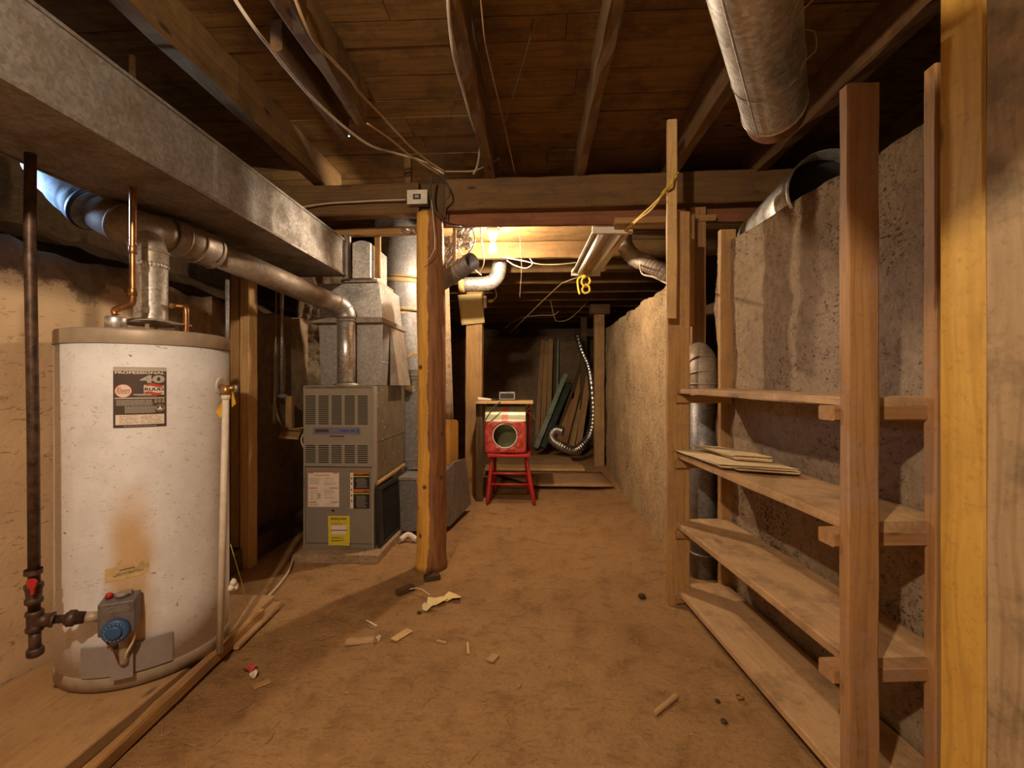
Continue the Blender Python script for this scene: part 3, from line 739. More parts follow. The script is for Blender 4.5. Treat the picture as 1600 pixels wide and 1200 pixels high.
pipe(VF, 'rear_pipe', [e3, at(236, 363, 1.87), at(212, 357, 1.81), at(188, 348, 1.79), at(160, 334, 1.79)], .076, M['galvd'], 4)
collar(VF, at(188, 348, 1.79), at(160, 334, 1.79)-at(212, 357, 1.81), .076, M['galvd'])
mb = MB(); mb.lathe([(.085, 0), (.085, .012), (.062, .02)], (vx, 3.07, FZ1+.001), (0,0,1), 28, (False, False)); mb.build('base_collar', M['galvd'], VF)

# return-air ducting behind / right of the furnace
RD = thing('return_duct', 'fat round grey return duct with tan tape bands behind the log post', 'duct', (-1.05, 3.95, 1.3))
R0 = .225; rc = Vector((at(588, 450, 3.95).x + R0, 3.95, 0))
pts = [(rc.x, rc.y, 2.28), (rc.x, rc.y, 1.62)]
mb = MB(); mb.tube([(rc.x, rc.y, 2.61), (rc.x, rc.y, 2.0), (rc.x, rc.y, 1.70)], R0, 36, (True, False)); mb.build('round_duct', M['ductg'], RD)
def oring(c, rx, ry, tilt, seg=36):
    return [Vector((c[0] + rx*math.cos(a), c[1] + ry*math.sin(a), c[2] + tilt*(1+0)*(-math.cos(a)*.0 + math.sin(a)*1.0))) for a in [2*PI*j/seg for j in range(seg)]]
mb = MB(); tr = []
for i in range(9):
    t = i/8; tr.append(oring((rc.x + .14*t**1.3, rc.y - .10*t, 1.70 - .46*t), R0 - .085*t, R0 - .085*t, .22*math.sin(t*PI*.75)))
mb.rings(tr, cap=(False, False)); mb.build('tapered_elbow', M['ductg'], RD)
mb = MB()
def tape(z, h, off=0.0):
    mb.lathe([(R0+.001, z-h/2), (R0+.006, z-h/2+.003), (R0+.006, z+h/2-.003), (R0+.001, z+h/2)], (rc.x, rc.y, 0), (off, 0, 1), 40, (False, False))
tape(2.02, .035); tape(2.055, .02, .01); tape(1.78, .028, .01); tape(1.74, .03, -.008)
for i in (3, 5, 7):
    a = tr[i]; c = sum(a, Vector())/len(a); lo = [c + (p-c)*1.025 for p in a]; hi = [p + Vector((0,0,.028)) for p in lo]
    mb.rings([lo, hi], cap=(False, False))
mb.build('tape_band', M['tape'], RD)
o = MB().box((-1.075, 3.72, .44), (-.80, 3.98, 1.27)).build('rectangular_duct', M['ductg'], RD); bevel(o, .003)
mb = MB(); [mb.box((-1.078, 3.717, z), (-.80, 3.722, z+.012)) for z in (.52, 1.19, 1.22)]; mb.build('drive_cleat', M['galvd'], RD)
mb = MB().box((-1.05, 3.40, .035), (-.74, 3.98, .43))
mb.add([(-.74,3.42,.035), (-.74,3.42,.40), (-.64,3.62,.52), (-.60,3.95,.50), (-.575,4.1,.06), (-.66,3.55,.035), (-.74,4.1,.03), (-.74,4.1,.45)],
       [(0,5,2,1), (5,4,3,2), (0,1,7,6), (1,2,3,7), (3,4,6,7), (0,6,4,5)])
o = mb.build('boot_box', M['ductg'], RD)
mb = MB().box((-1.062, 3.385, .03), (-1.042, 3.40, .45)).box((-1.062, 3.385, .425), (-.78, 3.40, .445)); mb.build('boot_flange', M['galvd'], RD)
o = board('lath', (-1.05, 3.0, .485), (-1.05, 3.62, .50), .02, .02, M['fir']); tag(o, 'thin lath along the furnace side above the black grille', 'lath')
# black grille leaning on furnace side
G = thing('plastic_grille', 'black plastic lattice grille leaning on the right side of the furnace', 'grille', (-1.03, 3.15, .05))
g0 = Vector((-1.045, 2.99, .053)); gu = Vector((.012, .40, 0)); gv = Vector((-.012, 0, .40))
def gp(u, v, e=0): return g0 + gu*u + gv*v + Vector((e, 0, 0))
def gbar(mb, u0, v0, u1, v1, e=.012):
    vs = [gp(u0,v0), gp(u1,v0), gp(u1,v1), gp(u0,v1), gp(u0,v0,e), gp(u1,v0,e), gp(u1,v1,e), gp(u0,v1,e)]
    mb.add(vs, [(0,1,2,3), (4,7,6,5), (0,4,5,1), (1,5,6,2), (2,6,7,3), (3,7,4,0)])
mb = MB(); gbar(mb, 0, 0, 1, .05, .02); gbar(mb, 0, .94, 1, 1, .02); gbar(mb, 0, .05, .13, .94, .02); gbar(mb, .93, .05, 1, .94, .02); mb.build('frame', M['black'], G)
mb = MB()
for i in range(1, 12): gbar(mb, .13 + .8*i/12 - .012, .05, .13 + .8*i/12 + .012, .94)
for i in range(1, 14): gbar(mb, .13, .05 + .89*i/14 - .012, .93, .05 + .89*i/14 + .012, .010)
mb.build('lattice', M['black'], G)
MB().add([gp(.1,.04,-.002), gp(.95,.04,-.002), gp(.95,.95,-.002), gp(.1,.95,-.002)], [(0,1,2,3)]).build('filter_pad', plain('dusty_filter_pad', (.34,.22,.12), .9), G)
# things left of the furnace
C1 = thing('conduit', 'thin grey conduit dropping down the left wall left of the furnace', 'conduit', (-1.88, 3.3, 1.1))
MB().tube([(-1.87, 3.28, 2.2), (-1.87, 3.28, 1.07)], .013, 10).build('conduit_pipe', M['galvb'], C1)
MB().box((-1.91, 3.27, 1.05), (-1.83, 3.30, 1.075)).build('conduit_clamp', M['galv'], C1)
o = board('wall_block', (-1.82, 3.3, .82), (-1.82, 3.3, 1.06), .05, .04, M['fir'], up=(0,-1,0)); tag(o, 'upright wooden block below the conduit on the left wall', 'wooden block')
o = MB().tube([(-1.90, 3.26, 2.1), (-1.90, 3.25, 1.2), (-1.90, 3.24, 1.02), (-1.84, 3.2, .88), (-1.72, 3.1, .835), (-1.58, 3.05, .85), (-1.51, 3.04, .86)], .006, 8, (True, True), 6).build('cable', M['wirew']); tag(o, 'tan cable looping from the left wall into the furnace side', 'cable')
SB = thing('switch_box', 'flat brown switch box on a bracket at the left of the furnace', 'switch', (-1.6, 3.04, .86))
mb = MB(); a, b, c_, d = at(435, 682, 3.0), at(466, 684, 3.0), at(472, 672, 3.14), at(443, 670, 3.14)
mb.add([a, b, c_, d] + [p - Vector((0,0,.012)) for p in (a, b, c_, d)], [(0,1,2,3), (7,6,5,4), (0,4,5,1), (1,5,6,2), (2,6,7,3), (3,7,4,0)]); mb.build('cover_plate', M['fir'], SB)
MB().box((-1.545, 3.05, .83), (-1.507, 3.09, .87)).build('box', M['galv'], SB)
MB().tube([(-1.55, 3.03, .845), (-1.575, 3.0, .78), (-1.55, 2.99, .72), (-1.52, 3.0, .70), (-1.505, 3.02, .69)], .005, 8, (True, True), 6).build('wire', M['wirel'], SB)

# ------------------------------------------------------------------ water heater
HC = Vector((-1.600, 1.815)); HR = .282; HZ0, HZ1 = .055, 1.352
def hit(px, py):
    """angle and height where the sight line of a pixel meets the tank"""
    d = ray(px, py); a = d.x**2 + d.y**2; b = -2*(d.x*HC.x + d.y*HC.y); c = HC.x**2 + HC.y**2 - HR**2
    t = (-b - math.sqrt(max(0, b*b - 4*a*c))) / (2*a); p = d*t
    return math.atan2(p.y-HC.y, p.x-HC.x), CAMZ + p.z
def hp(th, z, e=0.0): return Vector((HC.x + (HR+e)*math.cos(th), HC.y + (HR+e)*math.sin(th), z))
RUST_A = hit(205, 850)[0]
M['tank'] = mat_heater()
WH = thing('water_heater', 'large white cylindrical gas water heater standing on planks by the left wall', 'water heater', (HC.x, HC.y, HZ0))
H3 = (HC.x, HC.y, 0)
mb = MB(); mb.lathe([(HR, .10), (HR, .3), (HR, .6), (HR, .9), (HR, 1.1), (HR, 1.305)], H3, seg=96, cap=(True, True)); mb.build('tank_jacket', M['tank'], WH)
mb = MB(); mb.lathe([(HR+.003, 1.296), (HR+.004, 1.298), (HR+.004, 1.343), (HR+.001, 1.350), (HR-.012, 1.354), (HR-.03, 1.348)], H3, seg=96, cap=(False, True)); mb.build('top_pan', M['rim'], WH)
mb = MB(); mb.lathe([(HR-.01, HZ0), (HR+.002, HZ0+.002), (HR+.004, .098), (HR+.002, .104), (HR, .106)], H3, seg=96, cap=(True, False)); mb.build('base_ring', M['rim'], WH)
mb = MB()
for z in (1.2964,): mb.lathe([(HR+.0035, z), (HR+.005, z+.001), (HR+.0035, z+.002)], H3, seg=96, cap=(False, False))
mb.build('pan_bead', M['cab'], WH)
# rating plate
thl, z1 = hit(177, 573); thr, _z = hit(260, 573); _t, z0 = hit(177, 669)
W_ = (thr - thl) * HR; H_ = z1 - z0
def lab(e): return lambda a, b: hp(thl + (a*(thr-thl)), z0 + b*H_, e)
mb = MB(); rect_in(mb, 0, 0, 1, .935, lab(.0012), 16); RP = mb.build('rating_plate', M['brownink'], WH); RP['label'] = 'dark rating plate with white lettering'
mb = MB(); rect_in(mb, 0, .945, 1, 1, lab(.0012), 16); mb.build('plate_header', M['greyprint'], RP)
mb = MB(); text_in(mb, 'PROFESSIONAL', .035, .885, .965, .928, lab(.0022), bold=.03)
rect_in(mb, 0, .937, 1, .947, lab(.002), 12); rect_in(mb, .03, .478, .96, .492, lab(.0022), 12)
rect_in(mb, .38, .537, .76, .550, lab(.0022), 6); rect_in(mb, .79, .541, .96, .553, lab(.0022), 3)
mb.build('plate_lettering', M['cream'], RP)
mb = MB(); text_in(mb, '40', .50, .735, .965, .868, lab(.0022), bold=.045)
rect_in(mb, .44, .518, .80, .524, lab(.0022), 6)
random.seed(5)
for row in range(6):
    v = .452 - row*.0165
    u = .06
    while u < .72: w_ = random.uniform(.015, .05); rect_in(mb, u, v-.005, u+w_, v+.005, lab(.0022)); u += w_ + .008
for row in range(7):
    v = .345 - row*.0165
    u = .22
    while u < .76: w_ = random.uniform(.015, .05); rect_in(mb, u, v-.005, u+w_, v+.005, lab(.0022)); u += w_ + .008
for i in range(3):
    for j in range(4): rect_in(mb, .77 + i*.07, .452 - j*.016, .82 + i*.07, .461 - j*.016, lab(.0022))
u = .2
while u < .8: w_ = random.uniform(.03, .07); rect_in(mb, u, .018, u+w_, .028, lab(.0022)); u += w_ + .012
mb.build('plate_fine_print', M['greyprint'], RP)
def ring_in(mb, cx, cy, rx, ry, t, f, n=32):
    o_, i_ = ell(cx, cy, rx, ry, n), ell(cx, cy, rx*(1-t), ry*(1-t), n)
    mb.add([f(*p) for p in o_ + i_], [(k, (k+1) % n, n + (k+1) % n, n+k) for k in range(n)])
mb = MB(); disc_in(mb, .19, .605, .165, .112, lab(.0018)); mb.build('oval_ground', M['cream'], RP)
wvy = lambda t: .012*math.sin(2*PI*t)
mb = MB(); curve_in(mb, .57, .95, lambda t: .560 + wvy(t), lambda t: .700 + wvy(t), lab(.0018)); mb.build('flag_ground', M['cream'], RP)
mb = MB(); ring_in(mb, .19, .605, .165, .112, .08, lab(.0022)); mb.build('oval_ring', M['redink'], RP)
mb = MB(); text_in(mb, 'Rheem', .07, .555, .315, .668, lab(.0026), shear=.25); mb.build('oval_lettering', M['redink'], RP)
mb = MB(); curve_in(mb, .59, .95, lambda t: .678 + wvy(t), lambda t: .682 + wvy(t) + .045*math.sin(PI*t)**.7, lab(.0026)); mb.build('red_wave', M['redink'], RP)
mb = MB(); curve_in(mb, .57, .93, lambda t: .578 + wvy(t) - .045*math.sin(PI*t)**.7, lambda t: .584 + wvy(t), lab(.0026)); mb.build('red_wave', M['redink'], RP)
mb = MB(); text_in(mb, 'RUUD', .585, .606, .945, .658, lab(.0030), bold=.03); mb.build('logo_lettering', M['ink'], RP)
mb = MB(); ring_in(mb, .878, .315, .082, .054, .1, lab(.0022)); poly_in(mb, [(.875, .352), (.90, .32), (.93, .30), (.90, .285), (.85, .285), (.82, .30), (.85, .32)], lab(.0022)); mb.build('round_emblem', M['cream'], RP)
mb = MB(); rect_in(mb, .045, .048, .955, .212, lab(.0018), 12); SP = mb.build('data_panel', M['paperw'], RP)
mb = MB()
for row in range(8):
    v = .195 - row*.018
    for ua, ub in ((.12, .42), (.52, .88)):
        u = ua
        while u < ub:
            w_ = random.uniform(.02, .06)
            if random.random() < .75: rect_in(mb, u, v-.004, u+w_, v+.003, lab(.0024))
            u += w_ + .012
mb.build('data_print', M['inkg'], SP)
# yellowed warning sticker
tA, zA = hit(164, 888); tB, zB = hit(233, 876); _, zC = hit(164, 905)
def stk(e): return lambda a, b: hp(tA + (tB-tA)*a, zC + (zA-zC)*b + .017*a - .01, e)
mb = MB(); rect_in(mb, 0, -.1, 1, 1.15, stk(.001), 8); ST = mb.build('warning_sticker', plain('yellowed_sticker', (.66,.47,.22), .6, 0, .25, 40), WH)
mb = MB(); text_in(mb, 'WARNING', .33, .68, .68, .86, stk(.0018), bold=.02)
for v, a, b in ((.46, .28, .72), (.32, .2, .86)):
    u = a
    while u < b: w_ = random.uniform(.02, .05); rect_in(mb, u, v, u+w_, v+.06, stk(.0018)); u += w_+.012
mb.build('sticker_lettering', M['ink'], ST)
# gas control valve
tv, zv = hit(195, 948)
def vf(a, b, e): # local frame on tank: a along the tangent, b up, e out
    n = Vector((math.cos(tv), math.sin(tv), 0)); t = Vector((-n.y, n.x, 0))
    return Vector((HC.x, HC.y, zv)) + n*(HR+e) + t*a + Vector((0, 0, b))
def vbox(mb, a0, a1, b0, b1, e0, e1, top=0):
    vs = [vf(a0,b0,e0), vf(a1,b0,e0), vf(a1,b1,e0), vf(a0,b1,e0), vf(a0,b0,e1), vf(a1,b0,e1), vf(a1,b1-top,e1), vf(a0,b1-top,e1)]
    mb.add(vs, [(0,1,2,3), (7,6,5,4), (0,4,5,1), (1,5,6,2), (2,6,7,3), (3,7,4,0)])
mb = MB(); vbox(mb, -.050, .052, -.06, .06, .012, .085, .008); vbox(mb, -.02, .03, -.03, .03, -.01, .02)
GV = mb.build('gas_control_valve', M['valve'], WH); bevel(GV, .005)
ax = Vector((math.cos(tv), math.sin(tv), 0))
mb = MB(); mb.lathe([(.040, 0), (.040, .012), (.037, .018), (.032, .02)], vf(.002, -.042, .084), ax, 32); mb.build('temperature_dial', M['blue'], GV)
mb = MB(); mb.lathe([(.020, 0), (.022, .008), (.018, .011)], vf(.002, -.042, .102), ax, 24); mb.build('dial_hub', M['blue'], GV)
def dialf(a, b): return vf(.002 + a, -.042 + b, .1048)
mb = MB()
for k in range(14):
    a = PI*.15 + k*PI*1.7/14; r1, r2 = .026, .031
    mb.add([dialf(r1*math.cos(a), r1*math.sin(a)), dialf(r2*math.cos(a), r2*math.sin(a)), dialf(r2*math.cos(a+.06), r2*math.sin(a+.06)), dialf(r1*math.cos(a+.06), r1*math.sin(a+.06))], [(0,1,2,3)])
mb.build('dial_marks', M['greyprint'], GV)
mb = MB()
for b, a0, a1 in ((.036, -.024, .03), (.029, -.030, .034), (.022, -.026, .030)):
    a = a0
    while a < a1:
        w_ = random.uniform(.004, .012); rect_in(mb, a, b, a+w_, b+.0025, lambda p, q: vf(p, q, .0862)); a += w_+.002
mb.build('valve_lettering', M['inkg'], GV)
mb = MB(); mb.lathe([(.011, 0), (.011, .012), (.008, .015)], vf(-.030, .058, .045), (0,0,1), 20); mb.build('pilot_button', M['red'], GV)
mb = MB(); mb.lathe([(.02, 0), (.02, .010), (.014, .014)], vf(.006, .058, .045), (0,0,1), 20); vbox(mb, .0, .034, .066, .074, .035, .055); mb.build('pilot_knob', M['grey'], GV)
# tubes from the valve down into the burner access
mb = MB(); mb.tube([vf(.008, -.055, .05), vf(.010, -.12, .045), vf(.008, -.19, .03)], .014, 14, (True, True), 5); mb.build('burner_tube', M['rim'], GV)
mb = MB(); mb.tube([vf(-.030, -.055, .06), vf(-.034, -.085, .06), vf(-.014, -.12, .06), vf(-.006, -.19, .03)], .003, 8, (True, True), 6); mb.build('pilot_tube', M['copper'], GV)
mb = MB(); mb.tube([vf(.045, -.045, .05), vf(.040, -.10, .055), vf(.018, -.15, .05), vf(.012, -.19, .03)], .0045, 8, (True, True), 6); mb.build('thermocouple_tube', M['wirel'], GV)
# curved burner access cover
ta, za = hit(130, 1028); tb, zb = hit(268, 1000); tm0, _ = hit(184, 1040); tm1, _ = hit(206, 1040)
mb = MB()
def panel(mb, t0, t1, z0, z1, e, thick=.006, n=10):
    rs = []
    for i in range(n+1):
        t = t0 + (t1-t0)*i/n; rs.append([hp(t, z0, e-thick), hp(t, z0, e), hp(t, z1, e), hp(t, z1, e-thick)])
    mb.rings(rs, smooth=False)
panel(mb, ta, tm0, .112, .218, .010); mb.build('access_cover', M['grey'], WH)
mb = MB(); panel(mb, tm1, tb, .112, .218, .012); mb.build('access_cover', M['grey'], WH)
mb = MB(); panel(mb, tm0-.03, tm1+.02, .108, .216, .034, .004, 4)
for t in (tm0-.03, tm1+.02):
    mb.add([hp(t, .108, 0), hp(t, .108, .034), hp(t, .216, .034), hp(t, .216, 0), hp(t+.012, .108, 0), hp(t+.012, .108, .034), hp(t+.012, .216, .034), hp(t+.012, .216, 0)], [(0,1,2,3), (7,6,5,4), (0,4,5,1), (1,5,6,2), (2,6,7,3), (3,7,4,0)])
mb.build('burner_channel', M['grey'], WH)
# draft hood + flue
fx, fy = HC.x - .004, HC.y + .012
mb = MB(); mb.lathe([(.100, 1.402), (.102, 1.398), (.078, 1.414), (.058, 1.420)], (fx, fy, 0), seg=36, cap=(False, False))
mb.box((fx-.10, fy-.10, 1.403), (fx+.10, fy+.10, 1.409)); DH = mb.build('draft_hood', M['rim'], WH)
for a in (.6, 2.1, 3.9, 5.3):
    mb = MB(); q = Vector((fx + .088*math.cos(a), fy + .088*math.sin(a), 0)); mb.box((q.x-.008, q.y-.002, 1.348), (q.x+.008, q.y+.002, 1.404)); mb.build('hood_leg', M['rim'], DH)
mb = MB(); mb.lathe([(.045, 1.35), (.045, 1.362)], (fx, fy, 0), seg=24); mb.build('flue_outlet', M['black'], WH)
FL = thing('heater_flue_pipe', 'shiny galvanized flue pipe rising from the top of the water heater', 'pipe', (fx, fy, 1.41))
mb = MB(); mb.lathe([(.058, 1.412), (.058, 1.655), (.060, 1.66)], (fx, fy, 0), seg=36, cap=(False, False)); mb.build('straight_pipe', M['galvb'], FL)
mb = MB()
for j in range(30):
    a = 2*PI*j/30; q = Vector((fx+.0595*math.cos(a), fy+.0595*math.sin(a), 0)); mb.tube([(q.x, q.y, 1.632), (q.x, q.y, 1.652)], .0022, 6)
mb.build('crimped_end', M['galvb'], FL)
collar(FL, (fx, fy, 1.70), (0,0,1), .0605, M['galvd'])
el = [Vector((fx, fy, 1.652)), Vector((fx, fy, 1.69)), Vector((fx-.012, fy-.004, 1.735)), Vector((fx-.048, fy-.018, 1.775)), Vector((fx-.10, fy-.035, 1.79))]
mb = MB(); mb.tube(el, .0615, 28, (False, False), 1); mb.build('elbow', M['galvd'], FL)
# insulated vent going to the outside
IV = thing('insulated_vent', 'fat grey wrapped vent pipe in bluish daylight at upper left under the trunk duct', 'pipe', (-1.9, 1.7, 1.85))
i0 = at(152, 330, 1.79); i1 = at(112, 296, 1.79); i2 = at(78, 255, 1.81)
mb = MB(); mb.tube([i0, i0 + (i1-i0)*.5, i1, i2], .105, 32, (True, True), 4, rf=lambda t: .092 + .010*noise.noise(Vector((t*14, 0, 0)))); mb.build('wrapped_pipe', M['insul'], IV)
q = (i0-i1).normalized()
mb = MB(); mb.lathe([(.09, 0), (.100, .004), (.100, .020), (.09, .024)], i0 - q*.03, q, 32, (False, False)); mb.build('end_band', M['black'], IV)
# copper and nipples on the tank top
CW = thing('copper_water_pipe', 'copper water pipe dropping to the left fitting on top of the heater', 'pipe', (-1.7, 1.62, 1.4))
yc = 1.66; ca = at(180, 484, yc); cb = at(206, 478, yc); ct = at(210, 318, yc)
mb = MB(); mb.tube([ca + Vector((0,0,-.02)), ca + Vector((.001,0,.0)), cb + Vector((-.012,0,.004)), cb + Vector((.004,0,.03)), Vector((cb.x+.004, yc, 1.62)), Vector((cb.x+.004, yc, 2.4))], .0115, 14, (True, True), 5); mb.build('copper_tube', M['copper'], CW)
for z in (1.50, 1.66):
    mb = MB(); mb.lathe([(.0135, -.014), (.0145, -.012), (.0145, .012), (.0135, .014)], (cb.x+.004, yc, z), seg=16, cap=(False, False)); mb.build('coupling', M['copper'], CW)
mb = MB(); mb.lathe([(.034, 1.352), (.034, 1.402), (.030, 1.408), (.016, 1.410)], (ca.x-.008, yc+.01, 0), seg=28); mb.build('pipe_fitting', M['galvb'], CW)
c2 = at(290, 480, 1.90)
o = MB().tube([at(268, 478, 1.84), c2 + Vector((-.012,0,.0)), c2 + Vector((.002,0,-.014)), Vector((c2.x+.002, 1.90, 1.352))], .0115, 14, (True, True), 5).build('copper_pipe', M['copper'])
tag(o, 'short bent copper pipe at the right of the heater top', 'pipe')
# T&P valve + discharge pipe
RV = thing('relief_valve', 'brass relief valve with white discharge pipe down the right side of the heater', 'valve', (-1.4, 1.95, 1.1))
tt, zt_ = hit(344, 603); n_ = Vector((math.cos(tt), math.sin(tt), 0)); base = hp(tt, zt_)
mb = MB(); mb.lathe([(.036, 0), (.036, .003), (.03, .006)], base, n_, 28); mb.build('escutcheon', M['white'], RV)
vd = at(353, 608, base.y - .045)
mb = MB(); mb.tube([base, vd], .011, 14); mb.lathe([(.016, -.024), (.018, -.01), (.016, .016)], vd, (0,0,1), 18); mb.tube([vd, vd + Vector((.035, .01, .005))], .012, 12); mb.build('valve_body', M['brass'], RV)
mb = MB(); mb.tube([vd + Vector((.034,.01,-.012)), vd + Vector((.038,.01,.016))], .009, 10); mb.build('test_lever', M['galv'], RV)
mb = MB(); mb.lathe([(.0165, 0), (.0165, -.016), (.0125, -.02)], vd + Vector((0,0,-.024)), (0,0,1), 18); mb.tube([vd + Vector((0,0,-.03)), gr(345, 1015, .06) * 0 + Vector((vd.x-.012, vd.y-.02, .06))], .0125, 16); mb.build('discharge_pipe', M['white'], RV)
mb = MB(); tg = vd + Vector((-.012, -.004, -.045))
mb.add([tg, tg + Vector((-.026,-.004,-.045)), tg + Vector((-.008,0,-.075)), tg + Vector((.014,.01,-.02)), tg + Vector((0,.004,0))], [(0,1,2,3,4)])
mb.add([vd + Vector((.03,.0,-.01)), vd + Vector((.040,.005,-.06)), vd + Vector((.02,.008,-.075)), vd + Vector((.022,.004,-.03))], [(0,1,2,3)])
o = mb.build('warning_tag', plain('amber_tag', (.60,.34,.03), .35), RV); m = o.modifiers.new('t', 'SOLIDIFY'); m.thickness = .0012
mb = MB(); q = vd + Vector((.01, .0, -.565)) - Vector((0,0,0))
q = at(366, 912, vd.y - .01)
for k in range(5):
    a = q + Vector((random.uniform(-.012,.012), random.uniform(-.01,.01), random.uniform(-.022,.018)))
    mb.lathe([(.004, -.012), (.013, -.005), (.011, .005), (.003, .013)], a, (random.random()-.5, .3, 1), 9)
o = mb.build('crumpled_rag', M['cream']); tag(o, 'crumpled whitish rag stuck behind the white discharge pipe', 'rag')
o = MB().tube([at(360, 850, 1.95), at(388, 945, 2.0)], .0012, 6).build('thin_wire', M['yel']); tag(o, 'thin straight stiff wire right of the discharge pipe', 'wire')
# bluish steel pipe rising behind heater (right)
o = MB().tube([Vector(at(355, 530, 2.15).xy).to_3d() + Vector((0,0,1.20)), Vector(at(355, 530, 2.15).xy).to_3d() + Vector((0,0,1.66))], .009, 10).build('steel_pipe', M['ductg']); tag(o, 'thin grey steel pipe rising behind the right edge of the heater', 'pipe')

# ------------------------------------------------------------------ gas pipe
GP = thing('gas_pipe', 'vertical brown iron gas pipe with red valve handle left of the heater', 'pipe', (-1.55, 1.42, .2))
gy = 1.40; gx = at(52, 700, gy).x; gxt = at(47, 300, gy).x
ztee = at(55, 970, gy).z
mb = MB(); mb.tube([(gxt+.002, gy, 2.4), (gxt, gy, 1.6), (gx, gy, 1.0), (gx+.004, gy, ztee+.02)], .0155, 16); mb.build('riser', M['iron'], GP)
mb = MB(); mb.tube([(gx+.005, gy, ztee-.02), (gx+.007, gy, ztee-.115)], .0155, 16); mb.build('drip_leg', M['iron'], GP)
mb = MB(); mb.lathe([(.020, -.012), (.022, -.008), (.022, .008), (.018, .014)], (gx+.007, gy, ztee-.10), seg=18); mb.build('end_cap', M['iron'], GP)
mb = MB(); mb.lathe([(.0205, -.034), (.023, -.03), (.023, -.02), (.020, -.016), (.020, .016), (.023, .02), (.023, .03), (.0205, .034)], (gx+.005, gy, ztee), seg=20)
va = vf(-.050, .0, .05); t0 = Vector((gx+.006, gy, ztee)); dr = (va-t0).normalized()
mb.tube([t0, t0+dr*.042], .021, 16); mb.tube([t0+dr*.038, t0+dr*.046], .024, 16); mb.build('tee_fitting', M['iron'], GP)
mb = MB(); mb.tube([t0+dr*.04, va], .0135, 14); mb.build('branch_pipe', M['iron'], GP)
L_ = (va-t0).length
mb = MB(); mb.lathe([(.018, -.022), (.024, -.014), (.028, -.012), (.028, .004), (.023, .008), (.020, .03)], t0+dr*L_*.56, dr, 8); mb.build('union_nut', M['iron'], GP)
mb = MB(); mb.tube([va - dr*.045, va], .0165, 16); mb.build('brass_nipple', M['rim'], GP)
mb = MB(); mb.lathe([(.018, -.035), (.023, -.03), (.023, -.018), (.019, -.012), (.021, .012), (.024, .018), (.024, .03), (.018, .035)], (gx+.002, gy, ztee+.09), seg=20); VB = mb.build('valve_body', M['iron'], GP)
hz = at(50, 915, gy-.03); mb = MB()
hv = [(-.022, .012), (-.012, .020), (.006, .020), (.014, .012), (.010, -.002), (.004, -.012), (.002, -.030), (-.006, -.034), (-.008, -.014), (-.020, .0)]
mb.rings([[Vector((hz.x+a, hz.y+e, hz.z+b)) for a, b in hv] for e in (0, .006)], smooth=False); o = mb.build('valve_handle', M['red'], VB); o['label'] = 'bright red lever handle'; bevel(o, .001)
mb = MB(); mb.lathe([(.023, -.01), (.023, .006)], (gx, gy, at(50, 892, gy).z), seg=18, cap=(False, False)); mb.build('coupling', M['iron'], GP)

# heater platform planks
PG = 'planks under the water heater'
o = board('platform_plank', (-1.80, 1.10, .024), (-1.80, 2.38, .028), .27, .045, M['plank']); tag(o, 'dusty plank under the heater nearest the left wall', 'plank', PG)
o = board('platform_plank', (-1.505, 1.10, .026), (-1.505, 2.30, .028), .31, .045, M['plank']); tag(o, 'dusty wide plank under the middle of the heater', 'plank', PG)
o = board('platform_plank', gr(232, 1118, .04)*1 + (gr(232,1118,.04)-gr(402,962,.04))*.35 - Vector((0,0,.012)), gr(408, 956, .04) - Vector((0,0,.008)), .035, .045, M['fir'], jit=.006); tag(o, 'pale narrow edge board along the right side of the heater platform', 'plank', PG)
o = board('platform_plank', (-1.30, 1.9, .012), (-1.32, 2.28, .016), .05, .02, M['plank'], jit=.006); tag(o, 'short broken slat lying beside the pale edge board', 'plank')

# ------------------------------------------------------------------ shelving
SH = thing('shelf_unit', 'rough home-made wooden shelf unit with four shelves along the right wall', 'shelf', (.9, 1.8, 0))
u0 = Vector((.735, 2.43, 0)); u1 = Vector((.845, 1.175, 0)); su = (u1-u0).normalized(); sn = Vector((-su.y, su.x, 0)); SL = (u1-u0).length - .075
def sp(a, b, z): return u0 + su*a + sn*b + Vector((0, 0, z))   # a: far -> near, b: front edge -> wall
depth = .285
for z, t, ext, lab_ in ((1.118, .024, 0, None), (.788, .030, 0, None), (.425, .030, 0, None), (.083, .026, .35, None)):
    o = board('shelf', sp(-.02, depth/2, z+.006-t/2+.002), sp(SL + (ext or 0), depth/2, z-.004-t/2), depth, t, M['shelf'], SH, jit=.003, ch=.003)
for z, t in ((1.118, .024), (.788, .030), (.425, .030)):
    for a in (.035, SL-.028):
        board('cleat', sp(a, -.045 if a > .1 else -.01, z-t-.022), sp(a, depth-.005, z-t-.022), .040 if a < .1 else .06, .040, M['fir'] if a < .1 else M['fird'], SH, jit=.002)
board('cleat', sp(.035, -.01, .083-.026-.02), sp(.035, depth-.005, .083-.026-.02), .04, .036, M['fir'], SH)
pf = at(1328, 600, 1.205); pb = at(1374, 600, 1.205)
board('post', ((pf.x+pb.x)/2, 1.205+.02, -.02), ((pf.x+pb.x)/2, 1.205+.02, at(1350, 136, 1.225).z), .079, .036, M['fird'], SH, up=(0,-1,0), jit=.003)
q0 = at(1046, 900, 2.37).x; q1 = at(1081, 900, 2.37).x
board('post', ((q0+q1)/2, 2.415, -.02), ((q0+q1)/2, 2.415, at(1060, 330, 2.39).z), q1-q0, .038, M['fir'], SH, up=(0,-1,0), jit=.003)
q0 = at(1126, 900, 2.45).x; q1 = at(1151, 900, 2.45).x
board('post', ((q0+q1)/2, 2.47, -.02), ((q0+q1)/2, 2.47, at(1138, 358, 2.45).z), q1-q0, .038, M['fir'], SH, up=(0,-1,0), jit=.003)
